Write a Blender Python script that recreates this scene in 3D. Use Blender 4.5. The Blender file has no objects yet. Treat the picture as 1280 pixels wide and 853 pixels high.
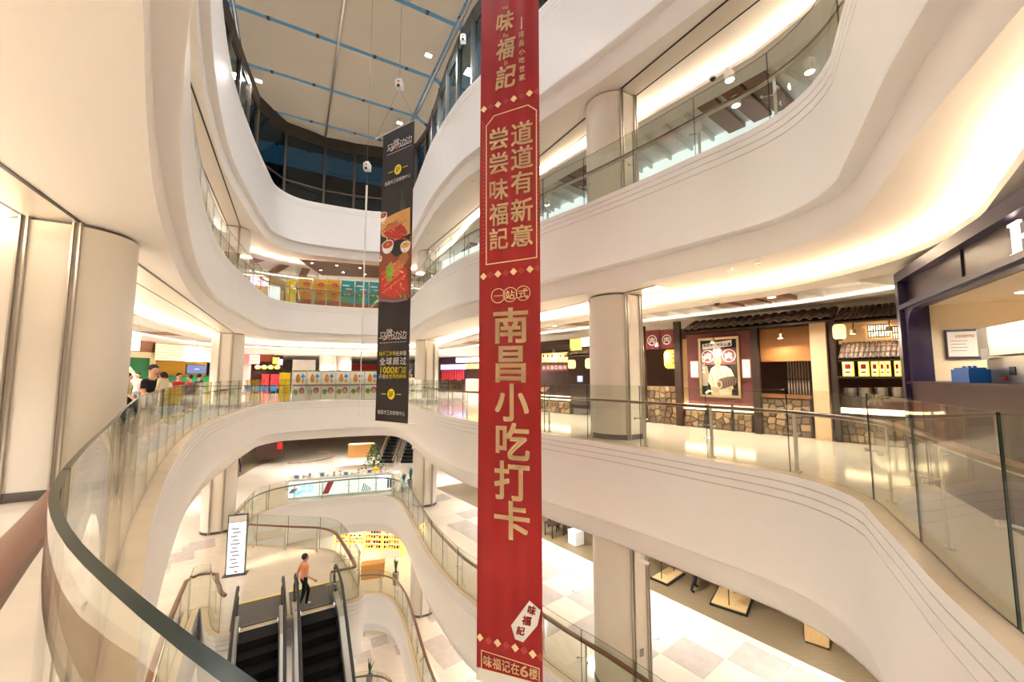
import bpy, bmesh, math, random
from mathutils import Vector, Matrix
from mathutils.geometry import tessellate_polygon
random.seed(7)
SC = bpy.context.scene
COL = SC.collection
# ------------------------------------------------------------------ camera, world, exposure
FPX, HOR, CX, CY = 500.0, 469.0, 640.0, 426.5        # focal length and horizon in pixels of the 1280x853 frame
PITCH = math.atan((HOR - CY) / FPX)
EYE = 1.6
cd = bpy.data.cameras.new('camera'); cam = bpy.data.objects.new('camera', cd); COL.objects.link(cam)
cd.sensor_width = 36.0; cd.lens = 36.0 * FPX / 1280.0; cd.clip_start = 0.02; cd.clip_end = 300
cam.location = (0, 0, EYE); cam.rotation_euler = (math.pi / 2 + PITCH, 0, 0)
SC.camera = cam
w = bpy.data.worlds.new('world'); SC.world = w; w.use_nodes = True
w.node_tree.nodes['Background'].inputs[0].default_value = (0.62, 0.80, 0.92, 1)
w.node_tree.nodes['Background'].inputs[1].default_value = 0.28
vs = SC.view_settings
vs.view_transform = 'Standard'; vs.look = 'None'; vs.exposure = 1.0; vs.gamma = 1.0; vs.use_curve_mapping = False
cy = SC.cycles
cy.max_bounces = 12; cy.diffuse_bounces = 6; cy.glossy_bounces = 4; cy.transparent_max_bounces = 24; cy.transmission_bounces = 6
cy.caustics_reflective = False; cy.caustics_refractive = False
cy.sample_clamp_indirect = 6.0
cy.use_denoising = True

# ------------------------------------------------------------------ materials
MATS = {}
def mat(name, col, rough=0.5, metal=0.0, emit=None, es=0.0, noise=0.0, scale=6.0, bump=0.0, spec=0.5, stretch=None):
    m = bpy.data.materials.new(name); MATS[name] = m; m.use_nodes = True
    nt = m.node_tree; b = nt.nodes['Principled BSDF']
    c = (*col, 1)
    b.inputs['Base Color'].default_value = c; b.inputs['Roughness'].default_value = rough
    b.inputs['Metallic'].default_value = metal; b.inputs['Specular IOR Level'].default_value = spec
    if emit is not None:
        b.inputs['Emission Color'].default_value = (*emit, 1); b.inputs['Emission Strength'].default_value = es
    if noise or bump:
        tc = nt.nodes.new('ShaderNodeTexCoord'); mp = nt.nodes.new('ShaderNodeMapping'); nz = nt.nodes.new('ShaderNodeTexNoise')
        nz.inputs['Scale'].default_value = scale; nz.inputs['Detail'].default_value = 4
        if stretch: mp.inputs['Scale'].default_value = stretch
        nt.links.new(tc.outputs['Object'], mp.inputs['Vector']); nt.links.new(mp.outputs[0], nz.inputs['Vector'])
        if noise:
            mx = nt.nodes.new('ShaderNodeMixRGB'); mx.blend_type = 'MIX'
            mx.inputs[1].default_value = (*[max(0, x * (1 - noise)) for x in col], 1)
            mx.inputs[2].default_value = (*[min(1, x * (1 + noise)) for x in col], 1)
            nt.links.new(nz.outputs['Fac'], mx.inputs[0]); nt.links.new(mx.outputs[0], b.inputs['Base Color'])
        if bump:
            bp = nt.nodes.new('ShaderNodeBump'); bp.inputs['Strength'].default_value = bump; bp.inputs['Distance'].default_value = 0.01
            nt.links.new(nz.outputs['Fac'], bp.inputs['Height']); nt.links.new(bp.outputs[0], b.inputs['Normal'])
    return m
def srgb(r, g, b):
    f = lambda v: ((v / 255 + 0.055) / 1.055) ** 2.4 if v > 10 else v / 255 / 12.92
    return (f(r), f(g), f(b))
def glassmat(name, tint, r0=0.05, refl=(1, 1, 1)):
    """thin pane: tinted see-through, mirror share rising towards grazing view (Schlick)"""
    m = bpy.data.materials.new(name); MATS[name] = m; m.use_nodes = True; nt = m.node_tree
    nt.nodes.remove(nt.nodes['Principled BSDF'])
    tr = nt.nodes.new('ShaderNodeBsdfTransparent'); tr.inputs[0].default_value = (*tint, 1)
    gl = nt.nodes.new('ShaderNodeBsdfGlossy'); gl.inputs['Roughness'].default_value = 0.0; gl.inputs[0].default_value = (*refl, 1)
    lw = nt.nodes.new('ShaderNodeLayerWeight'); lw.inputs[0].default_value = 0.5
    pw = nt.nodes.new('ShaderNodeMath'); pw.operation = 'POWER'; pw.inputs[1].default_value = 5.0
    ma = nt.nodes.new('ShaderNodeMath'); ma.operation = 'MULTIPLY_ADD'; ma.inputs[1].default_value = 0.9 - r0; ma.inputs[2].default_value = r0
    mx = nt.nodes.new('ShaderNodeMixShader')
    nt.links.new(lw.outputs['Facing'], pw.inputs[0]); nt.links.new(pw.outputs[0], ma.inputs[0])
    nt.links.new(ma.outputs[0], mx.inputs[0]); nt.links.new(tr.outputs[0], mx.inputs[1]); nt.links.new(gl.outputs[0], mx.inputs[2])
    nt.links.new(mx.outputs[0], nt.nodes['Material Output'].inputs[0])
    return m
mat('plaster', (0.82, 0.80, 0.80), 0.55, noise=0.02, scale=1.2)
mat('soffit', (0.82, 0.785, 0.745), 0.6, noise=0.015, scale=0.8)
mat('groove', (0.52, 0.47, 0.42), 0.7)
mat('marble', (0.66, 0.58, 0.48), 0.10, noise=0.10, scale=1.6, stretch=(1, 2.4, 1))
mat('marble_edge', (0.62, 0.50, 0.36), 0.22, noise=0.10, scale=3)
mat('tile_brown', (0.47, 0.41, 0.36), 0.14, noise=0.16, scale=2.5)
mat('tile_cream', (0.70, 0.62, 0.51), 0.12, noise=0.07, scale=2.5)
mat('wood_floor', (0.20, 0.145, 0.08), 0.35, noise=0.25, scale=3, stretch=(1, 6, 1))
mat('column_panel', (0.78, 0.73, 0.66), 0.38, noise=0.015, scale=2)
mat('steel', (0.62, 0.58, 0.52), 0.28, metal=1.0)
mat('steel_dark', (0.16, 0.15, 0.14), 0.35, metal=0.8)
mat('chrome', (0.8, 0.78, 0.74), 0.12, metal=1.0)
mat('brass', (0.62, 0.50, 0.32), 0.3, metal=1.0)
mat('black', (0.012, 0.012, 0.014), 0.4)
mat('step_black', (0.007, 0.007, 0.008), 0.7, spec=0.2)
mat('plate_grey', srgb(74, 68, 66), 0.45, noise=0.12, scale=20, stretch=(1, 12, 1))
mat('rubber', (0.02, 0.02, 0.022), 0.45)
mat('wood_rail', (0.17, 0.066, 0.038), 0.38, noise=0.18, scale=8, stretch=(1, 1, 8))
mat('glass_edge', (0.008, 0.022, 0.015), 0.2, spec=0.3)
mat('white', (0.82, 0.82, 0.80), 0.45)
mat('white_gloss', (0.85, 0.85, 0.84), 0.2)
mat('cove_glow', (1, 0.9, 0.75), 0.5, emit=(1.0, 0.86, 0.67), es=11)
mat('cove_glow_cool', (1, 0.95, 0.9), 0.5, emit=(1.0, 0.86, 0.66), es=9)
mat('parapet_fill_glow', (1, 0.95, 0.9), 0.5, emit=(1.0, 0.90, 0.76), es=4.5)
mat('lamp_line', (1, 0.95, 0.9), 0.5, emit=(1.0, 0.88, 0.70), es=2.6)
mat('lamp_lens', (1, 1, 1), 0.5, emit=(1.0, 0.86, 0.66), es=18)
mat('roof_fabric', (0.56, 0.49, 0.39), 0.8, noise=0.05, scale=0.7)
mat('bronze', (0.055, 0.042, 0.03), 0.45, metal=0.3)
mat('alu_grey', (0.16, 0.17, 0.17), 0.4, metal=0.4)
mat('wood_slat', (0.22, 0.10, 0.045), 0.5, noise=0.2, scale=5)
mat('slat_white', (0.70, 0.67, 0.62), 0.5)
mat('shutter_metal', (0.74, 0.69, 0.62), 0.28, metal=0.25)
glassmat('glass_clear', (0.93, 0.95, 0.91), 0.035)
glassmat('glass_sky', (0.25, 0.40, 0.46))
glassmat('glass_bright', (0.55, 0.72, 0.78))  # paler copy of the sky glass; brighter daylight put into the tint

# ------------------------------------------------------------------ mesh helpers
class MB:
    """collects verts and faces, with a material slot number for each face"""
    def __init__(s): s.v = []; s.f = []; s.mi = []
    def add(s, vs, fs, mi=0):
        b = len(s.v); s.v += [tuple(v) for v in vs]
        for f in fs: s.f.append([b + i for i in f]); s.mi.append(mi)
    def box(s, c, d, rz=0.0, mi=0, top=1.0):
        hx, hy, hz = d[0] / 2, d[1] / 2, d[2] / 2
        ca, sa = math.cos(rz), math.sin(rz); vs = []
        for z in (-hz, hz):
            k = top if z > 0 else 1.0
            for x, y in ((-hx, -hy), (hx, -hy), (hx, hy), (-hx, hy)):
                x *= k; y *= k
                vs.append((c[0] + x * ca - y * sa, c[1] + x * sa + y * ca, c[2] + z))
        s.add(vs, [(3, 2, 1, 0), (4, 5, 6, 7), (0, 1, 5, 4), (1, 2, 6, 5), (2, 3, 7, 6), (3, 0, 4, 7)], mi); return s
    def prism(s, pts, z0, z1, mi=0, axis='z'):
        """extrude a 2D polygon; axis y: polygon in x,z extruded along y"""
        n = len(pts)
        mk = (lambda p, h: (p[0], p[1], h)) if axis == 'z' else (lambda p, h: (p[0], h, p[1]))
        vs = [mk(p, z0) for p in pts] + [mk(p, z1) for p in pts]
        fs = [(i, (i + 1) % n, n + (i + 1) % n, n + i) for i in range(n)]
        if n <= 4: caps = [tuple(range(n))]
        else: caps = tessellate_polygon([[Vector((p[0], p[1], 0)) for p in pts]])
        fs += [tuple(reversed(c)) for c in caps] + [tuple(i + n for i in c) for c in caps]
        s.add(vs, fs, mi); return s
    def tube(s, path, r, n=8, mi=0, cap=True):
        P = [Vector(p) for p in path]; rings = []
        rr = r if isinstance(r, (list, tuple)) else [r] * len(P)
        up = Vector((0, 0, 1))
        for i, p in enumerate(P):
            d = (P[min(i + 1, len(P) - 1)] - P[max(i - 1, 0)]).normalized()
            a = d.cross(up)
            if a.length < 1e-3: a = d.cross(Vector((1, 0, 0)))
            a.normalize(); b = a.cross(d).normalized()
            rings.append([p + (a * math.cos(2 * math.pi * k / n) + b * math.sin(2 * math.pi * k / n)) * rr[i] for k in range(n)])
        vs = [v for q in rings for v in q]; fs = []
        for i in range(len(P) - 1):
            for k in range(n): fs.append((i * n + k, i * n + (k + 1) % n, (i + 1) * n + (k + 1) % n, (i + 1) * n + k))
        if cap: fs += [tuple(range(n)), tuple(reversed(range((len(P) - 1) * n, len(P) * n)))]
        s.add(vs, fs, mi); return s
    def lathe(s, prof, c=(0, 0, 0), n=16, mi=0):
        vs = []; fs = []; m = len(prof)
        for k in range(n):
            a = 2 * math.pi * k / n
            for r, z in prof: vs.append((c[0] + r * math.cos(a), c[1] + r * math.sin(a), c[2] + z))
        for k in range(n):
            for i in range(m - 1): fs.append((k * m + i, ((k + 1) % n) * m + i, ((k + 1) % n) * m + i + 1, k * m + i + 1))
        s.add(vs, fs, mi); return s
    def ball(s, c, r, n=10, m=7, mi=0):
        r = r if isinstance(r, (tuple, list)) else (r, r, r); vs = []; fs = []
        for j in range(m + 1):
            t = math.pi * j / m
            for k in range(n):
                a = 2 * math.pi * k / n
                vs.append((c[0] + r[0] * math.sin(t) * math.cos(a), c[1] + r[1] * math.sin(t) * math.sin(a), c[2] + r[2] * math.cos(t)))
        for j in range(m):
            for k in range(n): fs.append((j * n + k, (j + 1) * n + k, (j + 1) * n + (k + 1) % n, j * n + (k + 1) % n))
        s.add(vs, fs, mi); return s
    def strip(s, rails, closed=True, mi=0):
        """faces between consecutive polylines of equal length"""
        n = len(rails[0]); b = []
        for q in rails: b += list(q)
        fs = []
        for r in range(len(rails) - 1):
            for i in range(n if closed else n - 1):
                j = (i + 1) % n
                fs.append((r * n + i, r * n + j, (r + 1) * n + j, (r + 1) * n + i))
        s.add(b, fs, mi); return s
    def mesh(s, name, mats, smooth=False):
        me = bpy.data.meshes.new(name); me.from_pydata(s.v, [], s.f)
        for m in (mats if isinstance(mats, (list, tuple)) else [mats]): me.materials.append(MATS[m] if isinstance(m, str) else m)
        for p, i in zip(me.polygons, s.mi): p.material_index = i; p.use_smooth = smooth
        bm = bmesh.new(); bm.from_mesh(me); bmesh.ops.remove_doubles(bm, verts=bm.verts, dist=1e-5)
        bmesh.ops.recalc_face_normals(bm, faces=bm.faces); bm.to_mesh(me); bm.free()
        if smooth:
            try: me.set_sharp_from_angle(angle=math.radians(40))
            except Exception: pass
        return me
    def build(s, name, mats, parent=None, smooth=False, loc=(0, 0, 0), rz=0.0):
        return put(name, s.mesh(name, mats, smooth), parent, loc, rz)
def put(name, me, parent=None, loc=(0, 0, 0), rz=0.0):
    o = bpy.data.objects.new(name, me); COL.objects.link(o)
    o.location = loc; o.rotation_euler = (0, 0, rz)
    if parent is not None: o.parent = parent
    return o
def tag(o, label=None, cat=None, group=None, kind=None):
    if label: o['label'] = label
    if cat: o['category'] = cat
    if group: o['group'] = group
    if kind: o['kind'] = kind
    return o
def thing(name, label, cat, loc=(0, 0, 0), rz=0.0, group=None, kind=None):
    o = bpy.data.objects.new(name, None); COL.objects.link(o); o.empty_display_size = 0.2
    o.location = loc; o.rotation_euler = (0, 0, rz)
    return tag(o, label, cat, group, kind)
def dup(root, loc=None, rz=None, label=None, parent=None):
    c = root.copy(); COL.objects.link(c)
    if parent is not None: c.parent = parent
    if loc is not None: c.location = loc
    if rz is not None: c.rotation_euler = (0, 0, rz)
    if label: c['label'] = label
    for ch in list(root.children): dup(ch, parent=c)
    return c
def ray(u, v):
    xc, yc = (u - CX) / FPX, -(v - CY) / FPX
    return Vector((xc, math.cos(PITCH) - yc * math.sin(PITCH), math.sin(PITCH) + yc * math.cos(PITCH)))
def at_z(u, v, z):
    d = ray(u, v); t = (z - EYE) / d.z
    return Vector((d.x * t, d.y * t, z))
class Plane:
    """an upright plane through two plan points; sz() turns a picture point into metres along and up it"""
    def __init__(s, p0, p1, zb=0.0):
        s.p0 = Vector((*p0, zb)); e = Vector((p1[0] - p0[0], p1[1] - p0[1], 0)); s.L = e.length; s.e = e.normalized()
        s.rz = math.atan2(s.e.y, s.e.x); s.n = Vector((s.e.y, -s.e.x, 0)); s.zb = zb
    def sz(s, u, v, off=0.0):
        d = ray(u, v); q = s.p0 + s.n * off; o = Vector((0, 0, EYE))
        t = (q - o).dot(s.n) / d.dot(s.n); h = o + d * t
        return ((h - s.p0).dot(s.e), h.z - s.zb)
    def at(s, a, off=0.0, z=0.0): return s.p0 + s.e * a + s.n * off + Vector((0, 0, z))
GL = {}
def glyph(ch, bold=0.0):
    bold = 0.0
    """outline of one character as a flat mesh (verts, faces, bounds)"""
    k = (ch, bold)
    if k not in GL:
        c = bpy.data.curves.new('g', 'FONT'); c.body = ch; c.offset = bold; c.resolution_u = 3; c.size = 1.0
        o = bpy.data.objects.new('g', c); COL.objects.link(o)
        bpy.context.view_layer.update()
        me = bpy.data.meshes.new_from_object(o.evaluated_get(bpy.context.evaluated_depsgraph_get()))
        vs = [tuple(v.co) for v in me.vertices]; fs = [tuple(p.vertices) for p in me.polygons]
        bpy.data.objects.remove(o); bpy.data.curves.remove(c); bpy.data.meshes.remove(me)
        if vs:
            xs = [v[0] for v in vs]; ys = [v[1] for v in vs]; bb = (min(xs), max(xs), min(ys), max(ys))
        else: bb = (0, 0.3, 0, 0.7)
        GL[k] = (vs, fs, bb)
    return GL[k]
def write(mb, items, bold=0.02, y=-0.004, mi=0, shear=0.0):
    """items: (char, centre x, centre z, width, height) on the local x,z plane"""
    for ch, x, z, wd, ht in items:
        vs, fs, bb = glyph(ch, bold)
        if not vs: continue
        cx, cz = (bb[0] + bb[1]) / 2, (bb[2] + bb[3]) / 2
        sx, sz_ = wd / max(bb[1] - bb[0], 0.05), ht / max(bb[3] - bb[2], 0.05)
        if bb[3] - bb[2] >= 0.3: sx = min(sx, sz_ * 1.3)
        if bb[3] - bb[2] < 0.3: sz_ = sx
        k = bold * .8; fit = 1 - 2 * k * .8
        for dx, dz in (((-k, -k), (k, -k), (k, k), (-k, k), (0, 0)) if k > .008 else ((0, 0),)):   # heavier strokes from shifted copies
            mb.add([(x + ((v[0] - cx) * fit + dx) * sx + shear * (v[1] - cz) * sz_, y, z + ((v[1] - cz) * fit + dz) * sz_) for v in vs], fs, mi)
    return mb
def row(text, x0, x1, z, ht):
    n = len(text); st = (x1 - x0) / n
    return [(c, x0 + st * (i + .5), z, st * 0.88, ht) for i, c in enumerate(text)]

# ------------------------------------------------------------------ plan of the void (metres; camera at 0,0)
CTRL = [(-3.0, 3.41), (-4.2, 4.85), (-6.1, 7.35), (-8.38, 10.65), (-10.45, 14.2), (-12.0, 17.7), (-13.2, 20.8), (-13.75, 22.6), (-13.3, 24.1),
        (-11.8, 25.1), (-9.4, 26.1), (-7.8, 25.9), (-6.5, 24.2), (-5.4, 21.8), (-3.8, 18.1), (-2.2, 15.2), (-1.1, 13.75), (0.8, 11.2), (1.95, 9.9),
        (2.85, 8.8), (3.6, 7.8), (4.35, 6.75), (4.55, 6.0), (4.45, 5.3), (4.15, 4.75), (3.69, 3.95), (3.25, 3.2), (2.85, 2.4), (2.35, 1.45),
        (1.75, 0.68), (1.15, 0.3), (0.5, 0.22), (0.03, 0.40), (-0.34, 0.61), (-0.77, 0.92), (-1.25, 1.42), (-1.93, 2.2)]
def resample(pts, step, closed=True):
    """Catmull-Rom through the control points, resampled at about equal steps"""
    n = len(pts); dense = []
    g = (lambda i: pts[i % n]) if closed else (lambda i: pts[min(max(i, 0), n - 1)])
    for i in range(n if closed else n - 1):
        p0, p1, p2, p3 = g(i - 1), g(i), g(i + 1), g(i + 2)
        for k in range(12):
            t = k / 12
            dense.append(tuple(0.5 * ((2 * p1[j]) + (-p0[j] + p2[j]) * t + (2 * p0[j] - 5 * p1[j] + 4 * p2[j] - p3[j]) * t * t + (-p0[j] + 3 * p1[j] - 3 * p2[j] + p3[j]) * t ** 3) for j in (0, 1)))
    if not closed: dense.append(tuple(pts[-1]))
    D = dense + ([dense[0]] if closed else [])
    acc = [0.0]
    for a, b in zip(D, D[1:]): acc.append(acc[-1] + math.dist(a, b))
    L = acc[-1]; m = max(8, round(L / step)); out = []; k = 0
    for i in range(m if closed else m + 1):
        s = L * i / m
        while k < len(acc) - 2 and acc[k + 1] < s: k += 1
        t = (s - acc[k]) / max(acc[k + 1] - acc[k], 1e-9)
        out.append((D[k][0] + (D[k + 1][0] - D[k][0]) * t, D[k][1] + (D[k + 1][1] - D[k][1]) * t))
    return out
def offset(pts, d, closed=True):
    n = len(pts); out = []
    for i, p in enumerate(pts):
        a = pts[(i - 1) % n] if closed else pts[max(i - 1, 0)]; b = pts[(i + 1) % n] if closed else pts[min(i + 1, n - 1)]
        dx, dy = b[0] - a[0], b[1] - a[1]; L = math.hypot(dx, dy) or 1
        dd = d(p) if callable(d) else d
        out.append((p[0] - dy / L * dd, p[1] + dx / L * dd))
    return out
def lift(pts, z): return [(p[0], p[1], z) for p in pts]
P = resample(CTRL, 0.3)
# storey with the escalator landing: a peninsula from the left edge
LAND = [(-10.2, 13.72), (-9.7, 13.2), (-9.1, 12.55), (-8.75, 12.35), (-8.45, 12.35), (-7.4, 12.95), (-5.75, 13.9), (-5.25, 14.15), (-5.1, 14.5), (-5.45, 15.2), (-6.7, 17.05), (-7.4, 17.9), (-8.3, 18.35), (-9.6, 18.5), (-11.6, 18.75), (-12.3, 18.95), (-12.65, 19.35)]
C4 = CTRL[:4] + LAND + CTRL[6:]
P4 = resample(C4, 0.3)
RECT = [(-46, -9), (24, -9), (24, 56), (-46, 56)]
def ring_face(mb, inner, outer, z, mi=0):
    a = [Vector((*p, 0)) for p in outer]; b = [Vector((*p, 0)) for p in inner]
    tr = tessellate_polygon([a, b]); vs = [(v.x, v.y, z) for v in a + b]
    mb.add(vs, tr, mi)
def lipoff(p):
    """distance of the ceiling lip from the void edge: narrower beside the kiosk"""
    x, y = p
    o = 2.05 - .8 * min(1, max(0, (7.4 - y) / 2.2)) - .45 * min(1, max(0, (5.2 - y) / 2.0))
    return 2.05 + (o - 2.05) * min(1, max(0, (x + 2.2) / 1.5))
def inside(x, y, poly):
    c = False
    for (x0, y0), (x1, y1) in zip(poly, poly[1:] + poly[:1]):
        if (y0 > y) != (y1 > y) and x < (x1 - x0) * (y - y0) / (y1 - y0) + x0: c = not c
    return c
def clear_of(x, y, poly, d): return not inside(x, y, poly) and min(math.dist((x, y), c) for c in poly) > d
NICK = {-18: 'the lowest visible storey', -12: 'the toy shelf storey', -6: 'the escalator storey', 0: 'the walkway with the stone fronted restaurants', 6: 'the gallery one storey above the restaurants', 12: 'the top parapet under the skylight'}
def fascia(z0, path, lip=1.8, sof=2.3, nick=''):
    """void edge: grooved upper band, projecting lip, set back lower band"""
    prof = [(0.0, 0.0)]
    for g in (0.13, 0.26, 0.40): prof += [(0.0, -g + .008), (0.014, -g + .008), (0.014, -g - .008), (0.0, -g - .008)]
    prof += [(0.0, -lip + 0.16), (-0.02, -lip + 0.12), (-0.02, -lip + 0.03), (0.02, -lip), (0.19, -lip), (0.19, -sof + 0.04), (0.22, -sof)]
    mb = MB(); rails = [lift(offset(path, o), z0 + z) for o, z in prof]
    grooves = {2, 6, 10}
    for i in range(len(rails) - 1): mb.strip(rails[i:i + 2], True, 1 if i in grooves else 0)
    o = mb.build('wall_void_edge', ['plaster', 'groove'], smooth=True)
    return tag(o, 'white curved fascia band with three thin grooves round %s' % nick, kind='structure')
def storey(z0, path, sof, nick):
    mb = MB(); ring_face(mb, offset(path, 0.30), RECT, z0, 0); mb.strip([lift(path, z0), lift(offset(path, 0.30), z0)], True, 1)
    tag(mb.build('floor', ['marble', 'marble_edge']), 'polished cream marble floor of %s' % nick, kind='structure')
def ceiling(z, path, nick, slot=(2.75, 4.1), drop=0.28, glow='cove_glow'):
    """soffit plane, dropped ceiling with a lip, a slatted slot, and the cove lamp on the lip's shelf"""
    lipo = lambda p: lipoff(p)
    mb = MB(); mb.strip([lift(offset(path, 0.19), z), lift(offset(path, lambda p: lipoff(p) + 0.75), z)], True)
    tag(mb.build('ceiling_soffit', 'soffit'), 'smooth cream soffit along the void under %s' % nick, kind='structure')
    a0, a1 = slot
    mb = MB()
    o_ = lambda k: offset(path, lambda p: lipoff(p) + k)
    zl = z - drop
    mb.strip([lift(o_(.05), zl + .1), lift(o_(0), zl + .1), lift(o_(0), zl), lift(o_(a0 - 2.05), zl), lift(o_(a0 - 2.05), zl + .35)], True)
    mb.strip([lift(o_(.05), zl + .1), lift(o_(.45), zl + .05), lift(o_(.7), zl + .05), lift(o_(.7), z)], True)
    tag(mb.build('ceiling_band', 'soffit'), 'dropped ceiling band with glowing cove lip under %s' % nick, kind='structure')
    mb = MB(); mb.strip([lift(o_(a1 - 2.05), zl + .35), lift(o_(a1 - 2.05), zl - .05)], True)
    ring_face(mb, o_(a1 - 2.05), RECT, zl - .05)
    ceil = tag(mb.build('ceiling', 'soffit'), 'flat cream ceiling over the shop fronts under %s' % nick, kind='structure')
    mb = MB(); mb.strip([lift(o_(a0 - 2.15), zl + .2), lift(o_(a1 - 1.95), zl + .2)], True)
    tag(mb.build('ceiling_slot', 'slat_white'), 'pale back of the slatted ceiling slot under %s' % nick, kind='structure')
    mb = MB(); A = o_(.12); B = o_(.34)
    mb.strip([lift(A, zl + .11), lift(B, zl + .11), lift(B, zl + .09), lift(A, zl + .09)], True)
    tag(mb.build('cove_light', glow), 'warm strip lamp hidden on the cove shelf under %s' % nick, 'light strip')
    mb = MB(); A = o_(a1 - 2.05 + .02); B = o_(a1 - 2.05 - .03)
    mb.strip([lift(A, zl - .02), lift(B, zl - .02), lift(B, zl + .02), lift(A, zl + .02)], True)
    mb.build('slot_light', 'lamp_line', ceil)
    # slats across the slot
    par = thing('ceiling_slats', None, None, kind='structure'); tag(par, 'white and wood slats across the ceiling slot under %s' % nick)
    me = [MB().box((0, 0, 0), (a1 - a0, .07, .16)).mesh('slat', 'slat_white'), MB().box((0, 0, 0), (a1 - a0, .46, .12)).mesh('slat_wood', 'wood_slat')]
    mid = o_((a0 + a1) / 2 - 2.05); n = len(path)
    for i in range(0, n, 2):
        a, b = mid[(i - 1) % n], mid[(i + 1) % n]; rz = math.atan2(b[1] - a[1], b[0] - a[0]) + math.pi / 2
        wood = (i // 2) % 9 in (3, 4, 5)
        put('slat', me[1] if wood else me[0], par, (mid[i][0], mid[i][1], zl + .10), rz)
for z0 in (-18, -12, -6, 0, 6):
    path = P4 if z0 == -6 else P
    storey(z0, path, 2.3, NICK[z0]); fascia(z0, path, nick=NICK[z0])
fascia(12.6, P, 2.8, 3.4, NICK[12])
ceiling(-14.3, P, NICK[-12]); ceiling(-8.3, P4, NICK[-6]); ceiling(-2.3, P, NICK[0])
ceiling(3.7, P, NICK[6]); ceiling(9.2, P, NICK[12], slot=(2.75, 6.2), glow='cove_glow_cool')
# outer walls of the building
mb = MB()
for i, nm in enumerate(('wall_back', 'wall_right', 'wall_far', 'wall_left')):
    a, b = RECT[i], RECT[(i + 1) % 4]
    m = MB(); m.add([(*a, -18), (*b, -18), (*b, 12.6), (*a, 12.6)], [(0, 1, 2, 3)])
    tag(m.build(nm, 'soffit'), 'plain cream outer wall of the mall, %s side' % nm[5:], kind='structure')

# ------------------------------------------------------------------ glass railings
def railing(z0, path, label, hand='wood_rail', gh=1.36, plen=1.5, skip=None, closed=True):
    root = thing('glass_railing', label, 'railing', (0, 0, z0))
    G = offset(resample(path, 0.12, closed) if False else path, 0.17, closed)
    D = resample(G, 0.1, closed); L = 0.1 * len(D); n = round(L / plen); per = len(D) / n
    N = len(D)
    def nrm(i):
        a, b = D[(i - 1) % N], D[(i + 1) % N]; dx, dy = b[0] - a[0], b[1] - a[1]; l = math.hypot(dx, dy)
        return (-dy / l, dx / l), math.atan2(dy, dx)
    post = MB().box((0, 0, .48), (.055, .014, .96)).box((0, 0, .012), (.10, .07, .024)).mesh('post', 'steel')
    clip = MB().tube([(-.14, -.13, 0), (-.05, -.07, 0), (0, 0, 0), (.05, -.07, 0), (.14, -.13, 0)], .011, 6).tube([(-.14, -.175, 0), (-.14, -.115, 0)], .024, 8).tube([(.14, -.175, 0), (.14, -.115, 0)], .024, 8).mesh('clip', 'steel')
    hseg = []
    for k in range(n):
        i0, i1 = round(k * per), round((k + 1) * per)
        c = D[((i0 + i1) // 2) % N]
        if skip and skip(c): continue
        idx = [i for i in range(i0, i1 + 1, 1 if math.hypot(*c) < 4.5 else 3)]
        if idx[-1] != i1: idx.append(i1)
        th = .015; mid = []
        for j, i in enumerate(idx):
            (nx, ny), a = nrm(i % N); p = D[i % N]
            e = .006 if j == 0 else (-.006 if j == len(idx) - 1 else 0)
            mid.append((p[0] + math.cos(a) * e, p[1] + math.sin(a) * e, nx, ny))
        ia = [(x - nx * th / 2, y - ny * th / 2) for x, y, nx, ny in mid]; ob = [(x + nx * th / 2, y + ny * th / 2) for x, y, nx, ny in mid]
        m = MB(); m.strip([lift(ia, .02), lift(ia, gh)], False, 0); m.strip([lift(ob, gh), lift(ob, .02)], False, 0)
        m.strip([lift(ia, gh), lift(ob, gh)], False, 1); m.strip([lift(ob, .02), lift(ia, .02)], False, 1)
        for q in (0, -1): m.add([(*ia[q], .02), (*ob[q], .02), (*ob[q], gh), (*ia[q], gh)], [(0, 1, 2, 3)], 1)
        m.build('glass_panel', ['glass_clear', 'glass_edge'], root, smooth=True)
        (nx, ny), a = nrm(i0 % N); p = D[i0 % N]
        o = put('post', post, root, (p[0] + nx * .18, p[1] + ny * .18, 0), a); 
        put('clip', clip, o, (0, 0, .62), 0)
        hseg.append((i0, i1))
    def hrail(seq, cl):
        pts = [D[i % N] for i in seq]; m = MB()
        sec = [(.12, .958), (.12, .995), (.135, 1.003), (.225, 1.003), (.24, .995), (.24, .958)]
        rails = []
        for o, z in sec + [sec[0]]:
            r = []
            for i in seq:
                (nx, ny), a = nrm(i % N); p = D[i % N]; r.append((p[0] + nx * o, p[1] + ny * o, z))
            rails.append(r)
        m.strip(rails, cl)
        m2 = MB(); rr = []
        for o, z in ((.13, .958), (.13, .94), (.23, .94), (.23, .958)):
            r = []
            for i in seq:
                (nx, ny), a = nrm(i % N); p = D[i % N]; r.append((p[0] + nx * o, p[1] + ny * o, z))
            rr.append(r)
        m2.strip(rr, cl)
        h = m.build('handrail', hand, root, smooth=True); m2.build('rail_channel', 'steel', h)
    if not skip and closed: hrail(list(range(0, N, 2)), True)
    else:
        run = []
        for a, b in hseg:
            if run and run[-1] != a: hrail(run, False); run = []
            run += list(range(a, b, 2)) + [b] if not run else list(range(a + 2, b, 2)) + [b]
        if run: hrail(run, False)
    return root
railing(0, P, 'glass railing with flat wooden handrail along the void edge of the stone fronted restaurants')
railing(6, P, 'glass railing along the void edge one storey above the stone fronted restaurants')
def land_gap(c):
    return (-8.9 < c[0] < -5.3 and 11.9 < c[1] < 14.25)
railing(-6, P4, 'glass railing with wooden handrail round the escalator landing and void below', skip=land_gap)
railing(-12, P, 'glass railing on the storey of the yellow toy shelves', skip=lambda c: c[1] < 9 or c[0] < -11.5)
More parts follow.
